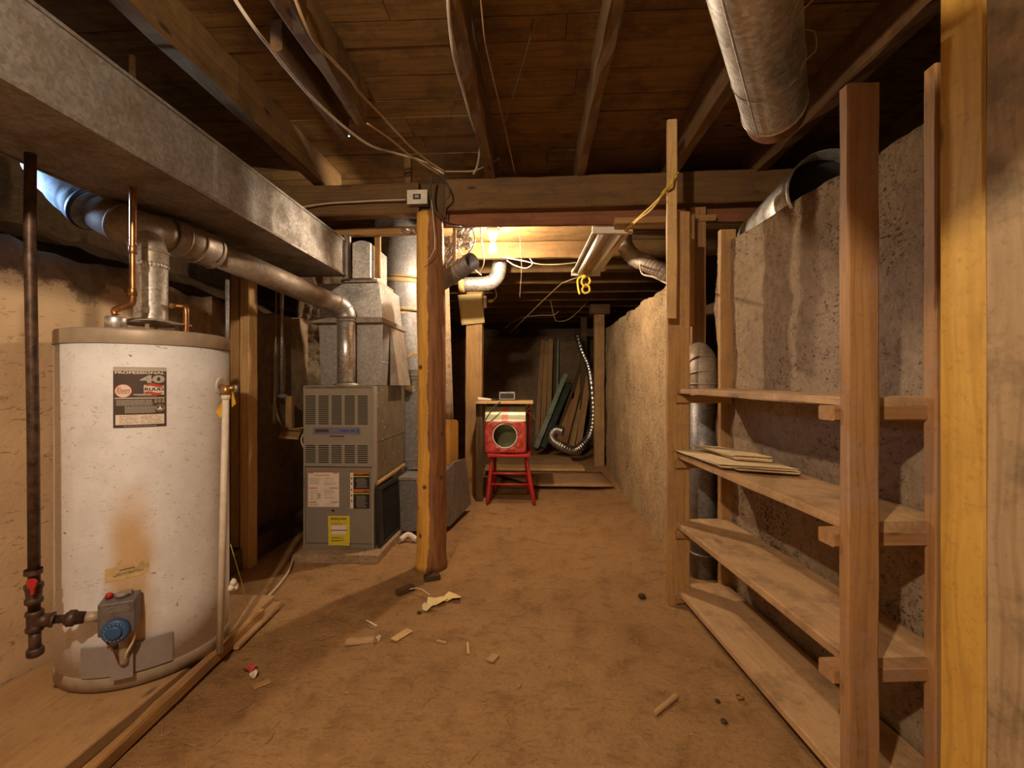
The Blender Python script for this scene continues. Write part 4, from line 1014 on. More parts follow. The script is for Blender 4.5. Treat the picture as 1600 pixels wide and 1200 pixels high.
board('post', (at(1462, 500, 1.26).x, 1.262, -.02), (at(1462, 500, 1.26).x, 1.262, at(1460, 105, 1.26).z), .03, .038, M['fird'], SH, up=(0,-1,0), jit=.003)
# folded kraft sheets on the second shelf
def folded(name, a0, a1, b0, b1, z, layers, mat, lab_, tilt=0.0, nl=4):
    mb = MB(); n = 18; th = layers / nl
    for q in range(nl):
        da, db = .012*math.sin(q*2.3), .006*math.sin(q*1.7+1); rs = []
        for i in range(n+1):
            a = a0 + (a1-a0)*i/n; ring = []
            lift = (.35 + .65*i/n)
            for j in range(16):
                t = 2*PI*j/16; cb, sb_ = math.cos(t), math.sin(t)
                bb = (b0+b1)/2 + db + (b1-b0)/2 * (1 if cb > 0 else -1) * abs(cb)**.3
                zz = z + th*lift*(q+.5) + th*.36*lift * (1 if sb_ > 0 else -1) * abs(sb_)**.5
                zz += .0035*(q+1)/nl*noise.noise(Vector((a*10, bb*14, z*9+q*.2)))
                aa = a + da + tilt*(bb-b0) + (.010*noise.noise(Vector((bb*22, q*3, 1))) if i == n else 0)
                ring.append(sp(aa, bb, zz))
            rs.append(ring)
        mb.rings(rs)
    o = mb.build(name, mat); tag(o, lab_, 'paper', 'folded brown sheets on the shelf'); return o
zs = .800
folded('folded_sheet', -.04, .50, -.012, .24, zs, .022, M['kraft'], 'wide folded brown paper sheet lying at the bottom on the second shelf', .5)
folded('folded_sheet', .02, .44, .085, .21, zs+.024, .026, M['kraft'], 'narrower folded brown paper sheet on top of the wide one', .5)
folded('folded_sheet', .44, .56, .03, .22, zs-.0, .018, M['kraft'], 'crumpled loose end of brown paper at the near side of the folded sheets', .5)
# grey pipe behind the shelves
GD = thing('grey_duct', 'grey round pipe with jointed elbow standing behind the far shelf posts', 'pipe', (.93, 2.66, 0))
gxx = at(1099, 700, 2.70).x
mb = MB(); mb.tube([(gxx, 2.70, .0), (gxx, 2.70, 1.13)], .073, 28); mb.build('straight_pipe', M['ductg'], GD)
ec = [(gxx, 2.70, 1.12), (gxx, 2.70, 1.17), (gxx+.0, 2.715, 1.24), (gxx+.01, 2.76, 1.30), (gxx+.02, 2.84, 1.33)]
mb = MB(); mb.tube(ec, .079, 28, (False, True), 1); mb.build('elbow', M['galvd'], GD)
collar(GD, (gxx, 2.70, 1.15), (0,0,1), .079, M['galvd']); collar(GD, (gxx, 2.707, 1.205), (0,.3,1), .079, M['galvd']); collar(GD, (gxx, 2.70, .17), (0,0,1), .073, M['galv'])
collar(GD, (gxx+.004, 2.735, 1.27), (0,.8,1), .079, M['galvd'])
# hanging pine board
o = board('hanging_board', (at(1049, 400, 2.33).x, 2.33, at(0, 505, 2.33).z), (at(1050, 400, 2.33).x, 2.33, 2.48), .05, .022, M['pine'], up=(0,-1,0)); tag(o, 'narrow light pine board hanging from a joist above the shelf post', 'board')

# ------------------------------------------------------------------ round pipes at upper right
RP2 = thing('round_duct', 'shiny round galvanized duct with rust-coloured end hanging under the joists', 'duct', (.6, 1.5, 2.1))
ddir = Vector((math.sin(math.radians(31.5)), math.cos(math.radians(31.5)), 0))
Pe = at(1209, 165, 1.52); R2 = .094
mb = MB(); mb.tube([Pe - ddir*1.5, Pe - ddir*.7, Pe], R2, 40, (False, False)); o = mb.build('duct_body', M['galvb'], RP2); m = o.modifiers.new('w', 'SOLIDIFY'); m.thickness = .002
mb = MB(); mb.tube([Pe - ddir*.02, Pe + ddir*.07], R2-.003, 40, (False, True)); o = mb.build('end_collar', plain('rusty_duct_collar', (.30,.12,.04), .5, .3, .4), RP2); o['label'] = 'rust-coloured end collar'
collar(RP2, Pe, ddir, R2, M['galvb'], .008); collar(RP2, Pe - ddir*.22, ddir, R2-.001, M['galvb'], .004)
mb = MB()
for s_ in (-1,): mb.tube([Pe - ddir*1.5 + Vector((-.04, .02, -R2)), Pe + Vector((-.04, .02, -R2+.004))], .003, 6)
mb.build('lock_seam', M['galvb'], RP2)
for t in (.45, .25):
    mb = MB(); c = Pe - ddir*t; sd = Vector((ddir.y, -ddir.x, 0))
    mb.tube([c + Vector((sd.x*(R2+.004)*math.cos(a), sd.y*(R2+.004)*math.cos(a), (R2+.004)*math.sin(a))) + sd*(.02 if abs(a) < .4 else 0) for a in [(-.6 + 1.9*i/10) for i in range(11)]] + [c + Vector((0, 0, R2+.14))], .0022, 6)
    mb.build('hanger_wire', M['wirew'], RP2)
OP = thing('open_vent_pipe', 'pale metal pipe with a wide open mouth lying on the right wall top', 'pipe', (1.2, 1.9, 1.95))
o0 = at(1296, 292, 1.95); o1 = at(1195, 372, 2.75)
mb = MB(); mb.tube([o0, o0 + (o1-o0)*.3, o1], .155, 40, (False, False)); o = mb.build('pipe_body', M['galvb'], OP); m = o.modifiers.new('w', 'SOLIDIFY'); m.thickness = .003; m.offset = -1
collar(OP, o0 + (o1-o0)*.02, o1-o0, .155, M['galvb'], .014, 'rolled_rim'); collar(OP, o0 + (o1-o0)*.1, o1-o0, .155, M['galvb'], .01)
o = MB().tube([o0 + (o1-o0)*.12, o0 + (o1-o0)*.14], .150, 40).build('dark_interior', M['hole'], OP)

# ------------------------------------------------------------------ bulb
BU = thing('light_bulb', 'lit bare bulb in a porcelain holder under the rear deck boards', 'light bulb', (-.32, 3.45, 2.31))
bx, by, bz = at(770, 389, 3.50)
mb = MB(); mb.lathe([(.05, 2.345), (.052, 2.33), (.034, 2.30), (.026, 2.265)], (bx, by, 0), seg=28); MB().box((bx-.055, by-.055, 2.346), (bx+.055, by+.055, 2.373)).build('junction_box', M['white'], BU); mb.build('lamp_holder', M['porc'], BU)
mb = MB(); mb.lathe([(.014, bz+.052), (.016, bz+.036), (.026, bz+.014), (.030, bz-.004), (.026, bz-.020), (.014, bz-.030), (.002, bz-.033)], (bx, by, 0), seg=24); mb.build('glass_bulb', M['glow'], BU)
mb = MB(); mb.lathe([(.0145, bz+.05), (.0145, 2.27)], (bx, by, 0), seg=16); mb.build('bulb_screw', M['brass'], BU)
# fluorescent fixture
FT = thing('fluorescent_fixture', 'white two-tube fluorescent shop light, unlit, hanging over the rear passage', 'light fixture', (.6, 3.5, 2.15))
f0 = Vector((at(957, 357, 2.97).x, 2.97, 2.145)); f1 = Vector((at(915, 425, 4.13).x, 4.13, 2.145))
fd = (f1-f0).normalized(); fn = Vector((fd.y, -fd.x, 0)); FLn = (f1-f0).length
def ff(a, b, z): return f0 + fd*a + fn*b + Vector((0, 0, z))
mb = MB(); mb.rings([[ff(a, b, z) for b, z in ((-.125, 0), (-.06, .045), (-.05, .03), (-.04, .045), (.04, .045), (.05, .03), (.06, .045), (.125, 0), (.127, .004), (.06, .085), (-.06, .085), (-.127, .004))] for a in (0, FLn)], smooth=False); mb.build('reflector', M['fixture'], FT)
for b in (-.062, .052):
    mb = MB(); mb.tube([ff(.03, b, -.002), ff(FLn-.03, b, -.002)], .019, 16); mb.build('lamp_tube', M['tubelamp'], FT)
for a in (-.006, FLn-.02):
    mb = MB(); vs = [ff(a+e, b, z) for e in (0, .026) for b, z in ((-.13, -.02), (.13, -.02), (.13, .03), (.065, .088), (-.065, .088), (-.13, .03))]
    mb.add(vs, [(0,1,2,3,4,5), (11,10,9,8,7,6)] + [(i, 6+i, 6+(i+1) % 6, (i+1) % 6) for i in range(6)]); mb.build('end_plate', M['fixture'], FT)
for a in (.15, FLn-.15):
    mb = MB(); mb.tube([ff(a, 0, .085), ff(a, 0, .215)], .002, 6); mb.build('hanger', M['galv'], FT)
# pipes near the bulb
PB = thing('bent_duct_pipe', 'pale bent round duct below the bulb, elbow going up', 'pipe', (-.5, 3.95, 2.0))
k0, k1, k2, k3 = at(722, 445, 4.13), at(762, 443, 4.13), at(779, 425, 4.13), at(782, 398, 4.13)
mb = MB(); mb.tube([k0, k1, k1*.35 + k2*.65 + Vector((.01,0,-.02)), k2, k3, Vector((k3.x, k3.y, 2.37))], .066, 26, (True, True), 4); mb.build('duct_body', M['galvb'], PB)
collar(PB, k1, k1-k0, .066, M['galvd']); collar(PB, k2, k3-k2, .066, M['galvd']); collar(PB, k0, k1-k0, .07, M['fir'], .05)
DP = thing('dark_stub_pipe', 'short dark round pipe with open end pointing up beside the log post top', 'pipe', (-.6, 3.3, 2.0))
d0, d1 = at(738, 408, 3.02), at(664, 459, 3.42)
mb = MB(); mb.tube([d0, d1], .060, 28, (False, False)); o = mb.build('pipe_body', M['ductg'], DP); m = o.modifiers.new('w', 'SOLIDIFY'); m.thickness = .003; m.offset = -1
collar(DP, d0 + (d1-d0)*.25, d1-d0, .062, M['galvd']); MB().tube([d0 + (d1-d0)*.3, d0 + (d1-d0)*.32], .058, 24).build('dark_interior', M['hole'], DP)
dm = d0 + (d1-d0)*.35; MB().box((dm.x-.012, dm.y-.002, dm.z-.06), (dm.x+.012, dm.y+.002, 2.376)).build('hanger_strap', M['galvd'], DP)
# crumpled foil scraps between post top and bulb
random.seed(11)
def crumple(name, c, sx, sy, mat, lab_, cat, nrm=(0,-1,.2), n=12, amp=.03):
    q = Vector(nrm).to_track_quat('Z', 'Y').to_matrix(); c = Vector(c); vs = []
    for j in range(n+1):
        for i in range(n+1):
            u, v = i/n-.5, j/n-.5; e = amp*(noise.noise(Vector((u*5+c.x*9, v*5, c.y))) + .6*noise.noise(Vector((u*12, v*12, c.x*7))))
            vs.append(c + q @ Vector((u*sx + e*.4, v*sy + e*.3, e)))
    m = n+1; mb = MB(); mb.add(vs, [(j*m+i, j*m+i+1, (j+1)*m+i+1, (j+1)*m+i) for j in range(n) for i in range(n)])
    o = mb.build(name, mat); md = o.modifiers.new('t', 'SOLIDIFY'); md.thickness = .0015; tag(o, lab_, cat); return o
crumple('foil_scrap', at(724, 368, 3.35), .16, .20, M['foil'], 'crinkled foil insulation glowing beside the bulb', 'foil insulation', (.5,-1,-.3), amp=.05)
crumple('foil_scrap', at(704, 395, 3.30), .10, .22, M['foil'], 'crumpled foil strip hanging just right of the log post top', 'foil insulation', (.5,-1,0), amp=.05)
crumple('foil_scrap', at(642, 361, 3.08), .14, .03, M['foil'], 'small foil edge above the round return duct', 'foil insulation', amp=.02)
# flex duct right of fixture
FD = thing('flexible_duct', 'ribbed flexible duct curving down beside the fluorescent fixture', 'duct', (.8, 3.6, 2.0))
fp = crom([at(992, 338, 3.75), at(978, 358, 3.7), at(975, 380, 3.65), at(988, 400, 3.6), at(1010, 412, 3.5), at(1036, 424, 3.45), at(1075, 445, 3.45)], 14)
mb = MB(); mb.tube(fp, .05, 20, (True, True), 0, rf=lambda t: .060 + .005*math.sin(t*2*PI*34)); mb.build('ribbed_hose', M['galvd'], FD)

# ------------------------------------------------------------------ outlet box, papers
OB = thing('outlet_box', 'pale electrical outlet box on the left beam beside the log post top', 'outlet', (-.75, 2.8, 2.3))
ob = at(652, 308, 2.80); o = MB().box((ob.x-.062, 2.80, ob.z-.042), (ob.x+.062, 2.855, ob.z+.042)).build('box_body', M['grey'], OB); bevel(o, .004)
o = MB().box((ob.x-.064, 2.794, ob.z-.044), (ob.x+.064, 2.80, ob.z+.044)).build('cover_plate', M['white'], OB); bevel(o, .002)
MB().box((ob.x-.024, 2.789, ob.z-.016), (ob.x+.024, 2.795, ob.z+.016)).build('receptacle', M['black'], OB)
MB().box((ob.x-.012, 2.786, ob.z-.008), (ob.x+.012, 2.791, ob.z+.008)).build('receptacle_face', M['rim'], OB)
def sheet(name, pts, mat, th=.003, n=6, wob=.004):
    a, b, c, d = [Vector(p) for p in pts]; mb = MB(); vs = []
    for j in range(n+1):
        for i in range(n+1):
            u, v = i/n, j/n; p = a*(1-u)*(1-v) + b*u*(1-v) + c*u*v + d*(1-u)*v
            p = p + Vector((0, wob*noise.noise(p*9), 0)); vs.append(p)
    m = n+1; mb.add(vs, [(j*m+i, j*m+i+1, (j+1)*m+i+1, (j+1)*m+i) for j in range(n) for i in range(n)], True)
    o = mb.build(name, mat); md = o.modifiers.new('t', 'SOLIDIFY'); md.thickness = th; return o
o = sheet('paper_sheet', [at(721, 508, 4.70), at(757.5, 504, 4.70), at(752, 458, 4.70), at(715.5, 461, 4.70)], M['paper'], .002, 8, .012)
tag(o, 'yellowish paper sheet pinned near the top of the timber post', 'paper')
PK = thing('white_plug', 'white cable plug with yellow end hanging right of the yellow paper', 'plug', (-.55, 4.7, 1.9))
pp = at(757, 470, 4.70); MB().box((pp.x-.012, 4.69, pp.z-.07), (pp.x+.02, 4.74, pp.z+.05)).build('switch_body', M['white'], PK)
pq = at(767, 470, 4.7); mb = MB(); mb.lathe([(.010, -.03), (.017, -.02), (.017, .02), (.010, .03)], pq, (1,0,.2), 14); mb.build('plug_body', M['yel'], PK)
mb = MB(); mb.tube([pq + Vector((.03,0,.01)), at(776, 462, 4.7), at(773, 450, 4.7), at(768, 446, 4.6)], .005, 8, (True, True), 6); mb.build('cord', M['wirel'], PK)
# pale strip + orange board beyond the log
o = sheet('sheet_metal_strip', [at(695, 662, 4.2), at(709, 660, 4.2), at(702, 448, 4.2), at(690, 448, 4.2)], M['pad'], .02); tag(o, 'tall pale narrow sheet standing just behind the log post', 'sheet')
mb = MB(); y_ = 4.15; a, b = at(690, 745, y_), at(715.5, 656, y_)
prof = [(a.x, a.z), (b.x, a.z)] + [(b.x - .03 + .03*math.cos(t), b.z - .03 + .03*math.sin(t)) for t in (0, .4, .8, 1.2, PI/2)] + [(a.x, b.z)]
mb.rings([[Vector((x, yy, z)) for x, z in prof] for yy in (y_, y_+.02)], smooth=False); o = mb.build('varnished_board', M['orangewood']); tag(o, 'bright orange varnished board with rounded corner behind the log post', 'board')

# ------------------------------------------------------------------ red chair with tin box
CH = thing('wooden_chair', 'red painted wooden chair with splayed legs holding the tin box', 'chair', (-.28, 4.55, 0))
cy0, cy1 = 4.34, 4.70
sx0, sx1 = at(760, 708, cy0).x, at(830, 708, cy0).x; sz = .483
mb = MB(); n = 10
rs = [[Vector(q) for q in ((sx0+.01*(1-t), y, z_), (sx1-.01*(1-t), y, z_), (sx1-.01*(1-t), y, sz), (sx1*.5+sx0*.5, y, sz-.008), (sx0+.01*(1-t), y, sz))] for t, y, z_ in [(i/n, cy0-.03 + (cy1-cy0+.05)*i/n, sz-.032) for i in range(n+1)]]
mb.rings(rs, smooth=False); o = mb.build('seat', M['red'], CH); bevel(o, .006)
def leg(a, b): 
    mb = MB(); a, b = Vector(a), Vector(b); L = (b-a).length
    mb.lathe([(.013, 0), (.017, L*.12), (.021, L*.35), (.019, L*.6), (.015, L*.75), (.018, L*.8), (.014, L)], a, b-a, 14); return mb.build('leg', M['red'], CH)
fl0, fl1 = at(761, 786, cy0-.03), at(835, 784, cy0-.03); fl0.z = fl1.z = 0.0
leg(fl0, (sx0+.05, cy0+.03, sz-.03)); leg(fl1, (sx1-.05, cy0+.03, sz-.03))
rl0, rl1 = Vector((sx0+.03, cy1+.07, 0)), Vector((sx1-.03, cy1+.07, 0))
leg(rl0, (sx0+.06, cy1-.02, sz-.03)); leg(rl1, (sx1-.06, cy1-.02, sz-.03))
def lp(a, b, t): return Vector(a)*(1-t) + Vector(b)*t
ft = ((sx0+.05, cy0+.03, sz-.03), (sx1-.05, cy0+.03, sz-.03)); rt = ((sx0+.06, cy1-.02, sz-.03), (sx1-.06, cy1-.02, sz-.03))
for (a, b), t in (((0, 1), .42), ((0, 1), .64)):
    mb = MB(); mb.tube([lp(fl0, ft[0], t), lp(fl1, ft[1], t)], .010, 12); mb.build('stretcher', M['red'], CH)
for s_, f_, r_ in ((0, fl0, rl0), (1, fl1, rl1)):
    mb = MB(); mb.tube([lp(f_, ft[s_], .5), lp(r_, rt[s_], .5)], .010, 12); mb.build('stretcher', M['red'], CH)
for sx_, s_ in ((sx0+.05, -1), (sx1-.035, 1)):
    mb = MB(); mb.tube([(sx_, cy1, sz-.01), (sx_ + .01*s_, cy1+.04, .93)], .014, 12); mb.build('back_post', M['red'], CH)
mb = MB().box((sx0+.03, cy1+.025, .80), (sx1-.02, cy1+.045, .90)); mb.build('back_rail', M['red'], CH)
TB = thing('tin_box', 'tin box with round hole, red front and green curved top, on the red chair', 'box', (-.28, 4.45, .485))
tx0, tx1 = at(757.5, 680, 4.36).x, at(821.5, 680, 4.36).x; ty = 4.36; tz0, tz1 = .487, at(0, 655, 4.36).z; hc = Vector((at(789, 681, ty).x, 0, at(789, 681, ty).z)); hr = .116
# front plate with a round hole
mb = MB(); N = 48; inner = []; outer = []
for k in range(N):
    a = 2*PI*k/N; c, s_ = math.cos(a), math.sin(a); inner.append(Vector((hc.x + hr*c, ty, hc.z + hr*s_)))
    tx = ((tx1-hc.x)/c) if c > 1e-6 else ((tx0-hc.x)/c if c < -1e-6 else 9); tzz = ((tz1-hc.z)/s_) if s_ > 1e-6 else ((tz0-hc.z)/s_ if s_ < -1e-6 else 9)
    t = min(tx, tzz); outer.append(Vector((hc.x + t*c, ty, hc.z + t*s_)))
mid = []
for m_ in range(1, 6):
    f = m_/6; mid.append([p*(1-f) + q*f + Vector((0, -.010 - .014*noise.noise(Vector((p.x*30, p.z*30, f*9)))*1.3, 0)) for p, q in zip(inner, outer)])
mb.rings([inner] + mid + [outer], cap=(False, False)); mb.build('front_plate', M['redc'], TB)
mb = MB(); mb.tube([Vector((hc.x + hr*math.cos(2*PI*k/40), ty-.004, hc.z + hr*math.sin(2*PI*k/40))) for k in range(41)], .006, 8); mb.build('hole_rim', M['white'], TB)
prof = [(ty, tz1)] + [(ty + .012 + .20*(1-math.cos(t)), tz1 + .165*math.sin(t)) for t in [PI/2*i/9 for i in range(1, 10)]] + [(ty+.31, tz1+.165), (ty+.31, tz0)]
def strip(x0, x1, e, mat, name, pr):
    mb = MB(); mb.rings([[Vector((x, y-e*(1 if i < len(pr)-2 else -1), z+e)) for i, (y, z) in enumerate(pr)] for x in (x0, x1)], close=False); o = mb.build(name, mat, TB); return o
strip(tx0+.002, tx1-.002, 0, M['tin'], 'curved_top', prof)
strip(at(784, 640, 4.4).x, at(794, 640, 4.4).x, .0015, M['tinr'], 'red_stripe', prof[:10])
mb = MB()
for x in (tx0+.002, tx1-.002): mb.add([(x, y, z) for y, z in [(ty, tz0)] + prof], [tuple(range(len(prof)+1))])
mb.build('side_panel', M['redc'], TB)
MB().add([(tx0, ty, tz0), (tx1, ty, tz0), (tx1, ty+.31, tz0), (tx0, ty+.31, tz0)], [(0,1,2,3)]).build('bottom', M['tin'], TB)
TBz = tz1 + .165
o = MB().box((at(743, 627, 4.35).x, 4.35, TBz+.002), (at(833, 627, 4.35).x, 4.68, TBz+.028)).build('wooden_board', M['pine']); bevel(o, .002); tag(o, 'flat pale wooden board lying on top of the tin box', 'board')
o = board('bracket_board', (at(748, 700, 4.40).x, 4.46, 0), (at(748, 700, 4.40).x, 4.46, TBz), .07, .04, M['darkwood'], up=(0,-1,0)); tag(o, 'dark upright board between the timber post and the red chair', 'board')
o = MB().box((at(762, 0, 4.5).x, 4.47, TBz+.03), (at(778, 0, 4.5).x, 4.6, TBz+.045)).build('battery_pack', M['black']); tag(o, 'small black block lying on the board left of the little radio', 'block')
RA = thing('radio', 'small flat grey radio standing on the board above the tin box', 'radio', (-.2, 4.5, TBz+.03))
ra, rb = at(780, 622, 4.5), at(805, 609.5, 4.5); rz = TBz+.030
o = MB().box((ra.x, 4.48, rz), (rb.x, 4.53, rz+.085)).build('radio_body', M['valve'], RA); bevel(o, .004)
MB().box((ra.x+.012, 4.476, rz+.02), (rb.x-.012, 4.482, rz+.070)).build('display_panel', M['black'], RA)
mb = MB()
for z in (rz+.014, rz+.074): mb.box((ra.x+.006, 4.475, z-.003), (rb.x-.006, 4.481, z+.003))
for x in (ra.x+.008, rb.x-.008): mb.box((x-.003, 4.475, rz+.012), (x+.003, 4.481, rz+.076))
mb.build('trim_frame', M['galv'], RA)
mb = MB(); r0 = at(744, 620, 4.42); mb.tube([(r0.x+.01, 4.42, TBz+.048), (r0.x+.19, 4.5, TBz+.034)], .018, 14, rf=lambda t: .019 - .013*t); o = mb.build('rolled_paper', M['paperw']); tag(o, 'rolled white paper lying at the left end of the board', 'paper')
o = MB().tube([at(782, 628, 4.33), at(772, 636, 4.30), at(765, 646, 4.30), at(760, 654, 4.31), at(756, 662, 4.31), at(754, 700, 4.31), at(756, 730, 4.32)], .006, 8, (True, True), 6).build('power_cord', M['wired']); tag(o, 'dark cord hanging from the radio over the tin box front', 'cord')
o = MB().tube([at(824, 629, 4.5), at(829, 636, 4.5), at(823, 642, 4.5), at(830, 648, 4.5), at(837, 658, 4.55), at(832, 645, 4.6)], .004, 8, (True, True), 8).build('tangled_wire', M['wirew']); tag(o, 'tangled thin wire hanging at the right end of the board', 'wire')

# ------------------------------------------------------------------ boards on the floor beyond and leaning at the rear
o = sheet('plywood_sheet', [(at(838, 0, 4.97).x, 4.97, .05), (.86, 4.97, .05), (.84, 5.70, .055), (-.55, 5.70, .055)], M['plank'], .018, 6, 0); tag(o, 'dusty plywood sheet on the dirt floor, nearest step beyond the chair', 'plywood')
o = board('floor_plank', (-.62, 5.78, .085), (.62, 5.80, .085), .28, .03, M['pine']); tag(o, 'pale plank lying across the passage, second step beyond the chair', 'plank', 'planks on the floor beyond the chair')
for i, (x1, lab_) in enumerate(((.58, 'third plank across the passage just behind the pale one'), (.52, 'fourth plank across the passage'), (.50, 'fifth plank across the passage, nearest the leaning boards'))):
    o = board('floor_plank', (-.55, 6.07+.29*i, .088), (x1, 6.08+.29*i, .088), .28, .02, M['plank']); tag(o, lab_, 'plank', 'planks on the floor beyond the chair')
o = MB().box((-.55, 5.66, .0), (.62, 5.9, .07)).build('floor_batten', M['darkwood']); tag(o, 'dark batten supporting the pale plank', 'batten')
LG = 'boards leaning on the rear wall'
def lean(px0, py0, px1, py1, yb, yt, w_, t_, mat, lab_, g=LG):
    o = board('leaning_board', at(px0, py0, yb), at(px1, py1, yt), w_, t_, mat, up=(0,-1,0)); return tag(o, lab_, 'board', g)
lean(838, 700, 848, 531, 7.6, 8.05, .075, .025, M['fird'], 'leftmost brown board leaning upright on the rear wall')
lean(847, 696, 854, 533, 7.7, 8.08, .085, .025, M['fir'], 'second upright brown board at the rear wall, with a lighter upper end')
lean(856, 694, 861, 530, 7.75, 8.08, .08, .025, M['plank'], 'third upright board at the rear wall, dull grey-brown')
lean(865, 690, 868, 529, 7.8, 8.08, .05, .03, M['darkwood'], 'thin dark upright board right of the dull grey-brown one')
lean(869, 690, 872, 530, 7.85, 8.08, .03, .03, M['greenpaint'], 'thin greenish upright strip at the end of the upright boards')
lean(837, 700, 884, 584, 6.9, 7.5, .075, .03, M['greenpaint'], 'pale sage-green painted board leaning steeply left in front')
lean(846, 699, 888, 600, 7.0, 7.6, .12, .03, M['darkgreen'], 'dark green painted board leaning behind the pale sage one')
lean(866, 694, 909, 566, 7.3, 7.9, .05, .03, M['darkwood'], 'thin dark leaning board crossing behind the green ones')
lean(880, 700, 912, 575, 7.05, 7.75, .08, .03, M['fird'], 'reddish leaning board in the middle of the right heap')
lean(873, 690, 897, 625, 7.1, 7.5, .09, .03, M['fir'], 'short orange-brown leaning board with dark notches')
lean(890, 702, 917, 572, 7.2, 7.9, .05, .03, M['fir'], 'narrow brown leaning board right of the reddish one')
lean(903, 702, 921, 580, 6.9, 7.3, .09, .03, M['fird'], 'wide dull board leaning beside the thin rear post')
lean(893, 705, 905, 640, 7.0, 7.4, .06, .03, M['plank'], 'short dusty board leaning in front of the right heap')
lean(912, 705, 925, 560, 7.6, 8.0, .06, .03, M['darkwood'], 'dark board leaning rightmost behind the far post')
fp = crom([at(902, 524, 6.9), at(909, 548, 6.8), at(918, 568, 6.75), at(923, 590, 6.7), at(926.5, 625, 6.7), at(927, 655, 6.7), at(922, 680, 6.7), at(910, 696, 6.6), at(896, 704, 6.55), at(880, 698, 6.5), at(866, 690, 6.5), at(861, 681, 6.5), at(867, 672, 6.5), at(880, 674, 6.45)], 16)
mb = MB(); mb.tube(fp, .05, 16, (True, True), 0, rf=lambda t: (.042 + .022*min(1, t*1.6)) + .005*math.sin(t*2*PI*60)); o = mb.build('foil_flex_duct', M['foil']); tag(o, 'shiny crinkled foil flex hose hanging in a loop by the far post', 'hose')

# ------------------------------------------------------------------ cables, ropes
def cable(name, pts, r, mat, lab_, cat='cable', k=8, g=None):
    o = MB().tube([Vector(p) if isinstance(p, Vector) else at(*p) for p in pts], r, 8, (True, True), k).build(name, mat); return tag(o, lab_, cat, g)
cable('armoured_cable', [(330, -70, 1.36), (362, -10, 1.43), (395, 40, 1.5), (420, 72, 1.6), (452, 112, 1.75), (490, 155, 1.95), (540, 200, 2.2), (580, 228, 2.4), (620, 240, 2.6), (660, 252, 2.72), (694, 272, 2.78)], .0065, M['wirel'], 'pale ribbed cable sagging from the upper left to the log post top')
cable('cable', [(440, -60, 1.42), (460, -5, 1.48), (478, 40, 1.55), (497, 72, 1.65), (520, 95, 1.75), (551, 128, 1.9), (562, 145, 2.0), (600, 185, 2.25), (640, 228, 2.5), (672, 254, 2.7), (695, 268, 2.78)], .006, M['wirew'], 'tan cable running from the top left down to the log post top')
cable('cable', [(574, 193, 2.2), (610, 218, 2.4), (645, 246, 2.6), (690, 275, 2.78)], .005, M['wirew'], 'short tan cable branch joining the bundle at the log post top')
cable('cable', [(697, -60, 1.42), (700, -5, 1.5), (703, 40, 1.6), (708, 80, 1.7), (716, 115, 1.85), (725, 145, 2.0), (733, 175, 2.15), (741, 200, 2.35), (750, 222, 2.5), (747, 255, 2.7), (740, 272, 2.8)], .007, M['wirel'], 'pale cable stapled down the left side of the wavy joist')
cable('cable', [(694, 268, 2.78), (715, 268, 2.8), (740, 267, 2.8), (762, 258, 2.78), (780, 247, 2.7)], .005, M['wirew'], 'tan cable passing level across the wavy joist above the beam')
cable('thin_cable', [(748, -40, 1.45), (755, 40, 1.6), (760, 75, 1.7), (775, 140, 2.0), (790, 205, 2.4), (805, 272, 2.8)], .0028, M['wirew'], 'thin taut wire right of the wavy joist slanting down to the beam')
cable('thin_cable', [(730, -40, 1.5), (742, 60, 1.68), (755, 105, 1.85), (765, 155, 2.1), (764, 200, 2.35), (776, 232, 2.6)], .003, M['wired'], 'dark thin wire following the right side of the wavy joist')
cable('thin_cable', [(833, 30, 1.82), (826, 68, 1.82), (805, 140, 2.0), (785, 205, 2.35), (772, 245, 2.7)], .002, M['wired'], 'dark thin string slanting left from the deck to the wavy joist')
cable('thin_cable', [(714, 145, 2.1), (703, 190, 2.4), (697, 230, 2.6), (696, 262, 2.75)], .002, M['wired'], 'dark thin wire hanging from the deck to the log post top')
cable('cable', [(470, 324, 2.80), (510, 318, 2.81), (560, 315, 2.81), (600, 313, 2.81), (634, 312, 2.81)], .0045, M['wirel'], 'pale cable stapled along the left beam into the outlet box')
cable('cable', [(676, 275, 2.74), (672, 300, 2.72), (678, 325, 2.70), (694, 345, 2.74), (712, 352, 2.85), (735, 352, 3.0), (755, 348, 3.1)], .007, M['wired'], 'thick dark cable looping round the log post top and under the beam')
cable('cable', [(688, 272, 2.76), (700, 290, 2.74), (702, 305, 2.74), (693, 315, 2.74), (692, 330, 2.75)], .006, M['wired'], 'dark curled cable loop on the beam end beside the post')
cable('thin_cable', [(674, 312, 2.69), (677, 345, 2.69), (679, 385, 2.69), (672, 402, 2.69), (661, 413, 2.70)], .0025, M['wirel'], 'thin wire drooping down the face of the log post')
cable('cable', [(750, 354, 3.3), (753, 385, 3.4), (756, 410, 3.5), (748, 430, 3.6)], .004, M['wirel'], 'pale cord hanging left of the bulb')
cable('cable', [(735, 350, 3.2), (742, 375, 3.3), (732, 395, 3.35), (722, 400, 3.4)], .004, M['wired'], 'dark cord curling left of the bulb')
cable('cable', [(703, 352, 3.2), (712, 380, 3.3), (726, 402, 3.4), (740, 420, 3.5), (752, 430, 3.6)], .0035, M['wirel'], 'pale cord slanting from the post top toward the bent duct')
cable('pull_string', [(812, 345, 3.3), (813, 380, 3.35), (815, 420, 3.4), (812, 465, 3.45)], .0018, M['wirel'], 'thin pull string hanging right of the bulb', 'string')
cable('cable', [(786, 402, 3.8), (815, 407, 3.8), (845, 413, 3.85), (875, 413, 3.9), (900, 410, 4.0)], .005, M['wirel'], 'pale cable running from the bulb joist to the fluorescent fixture')
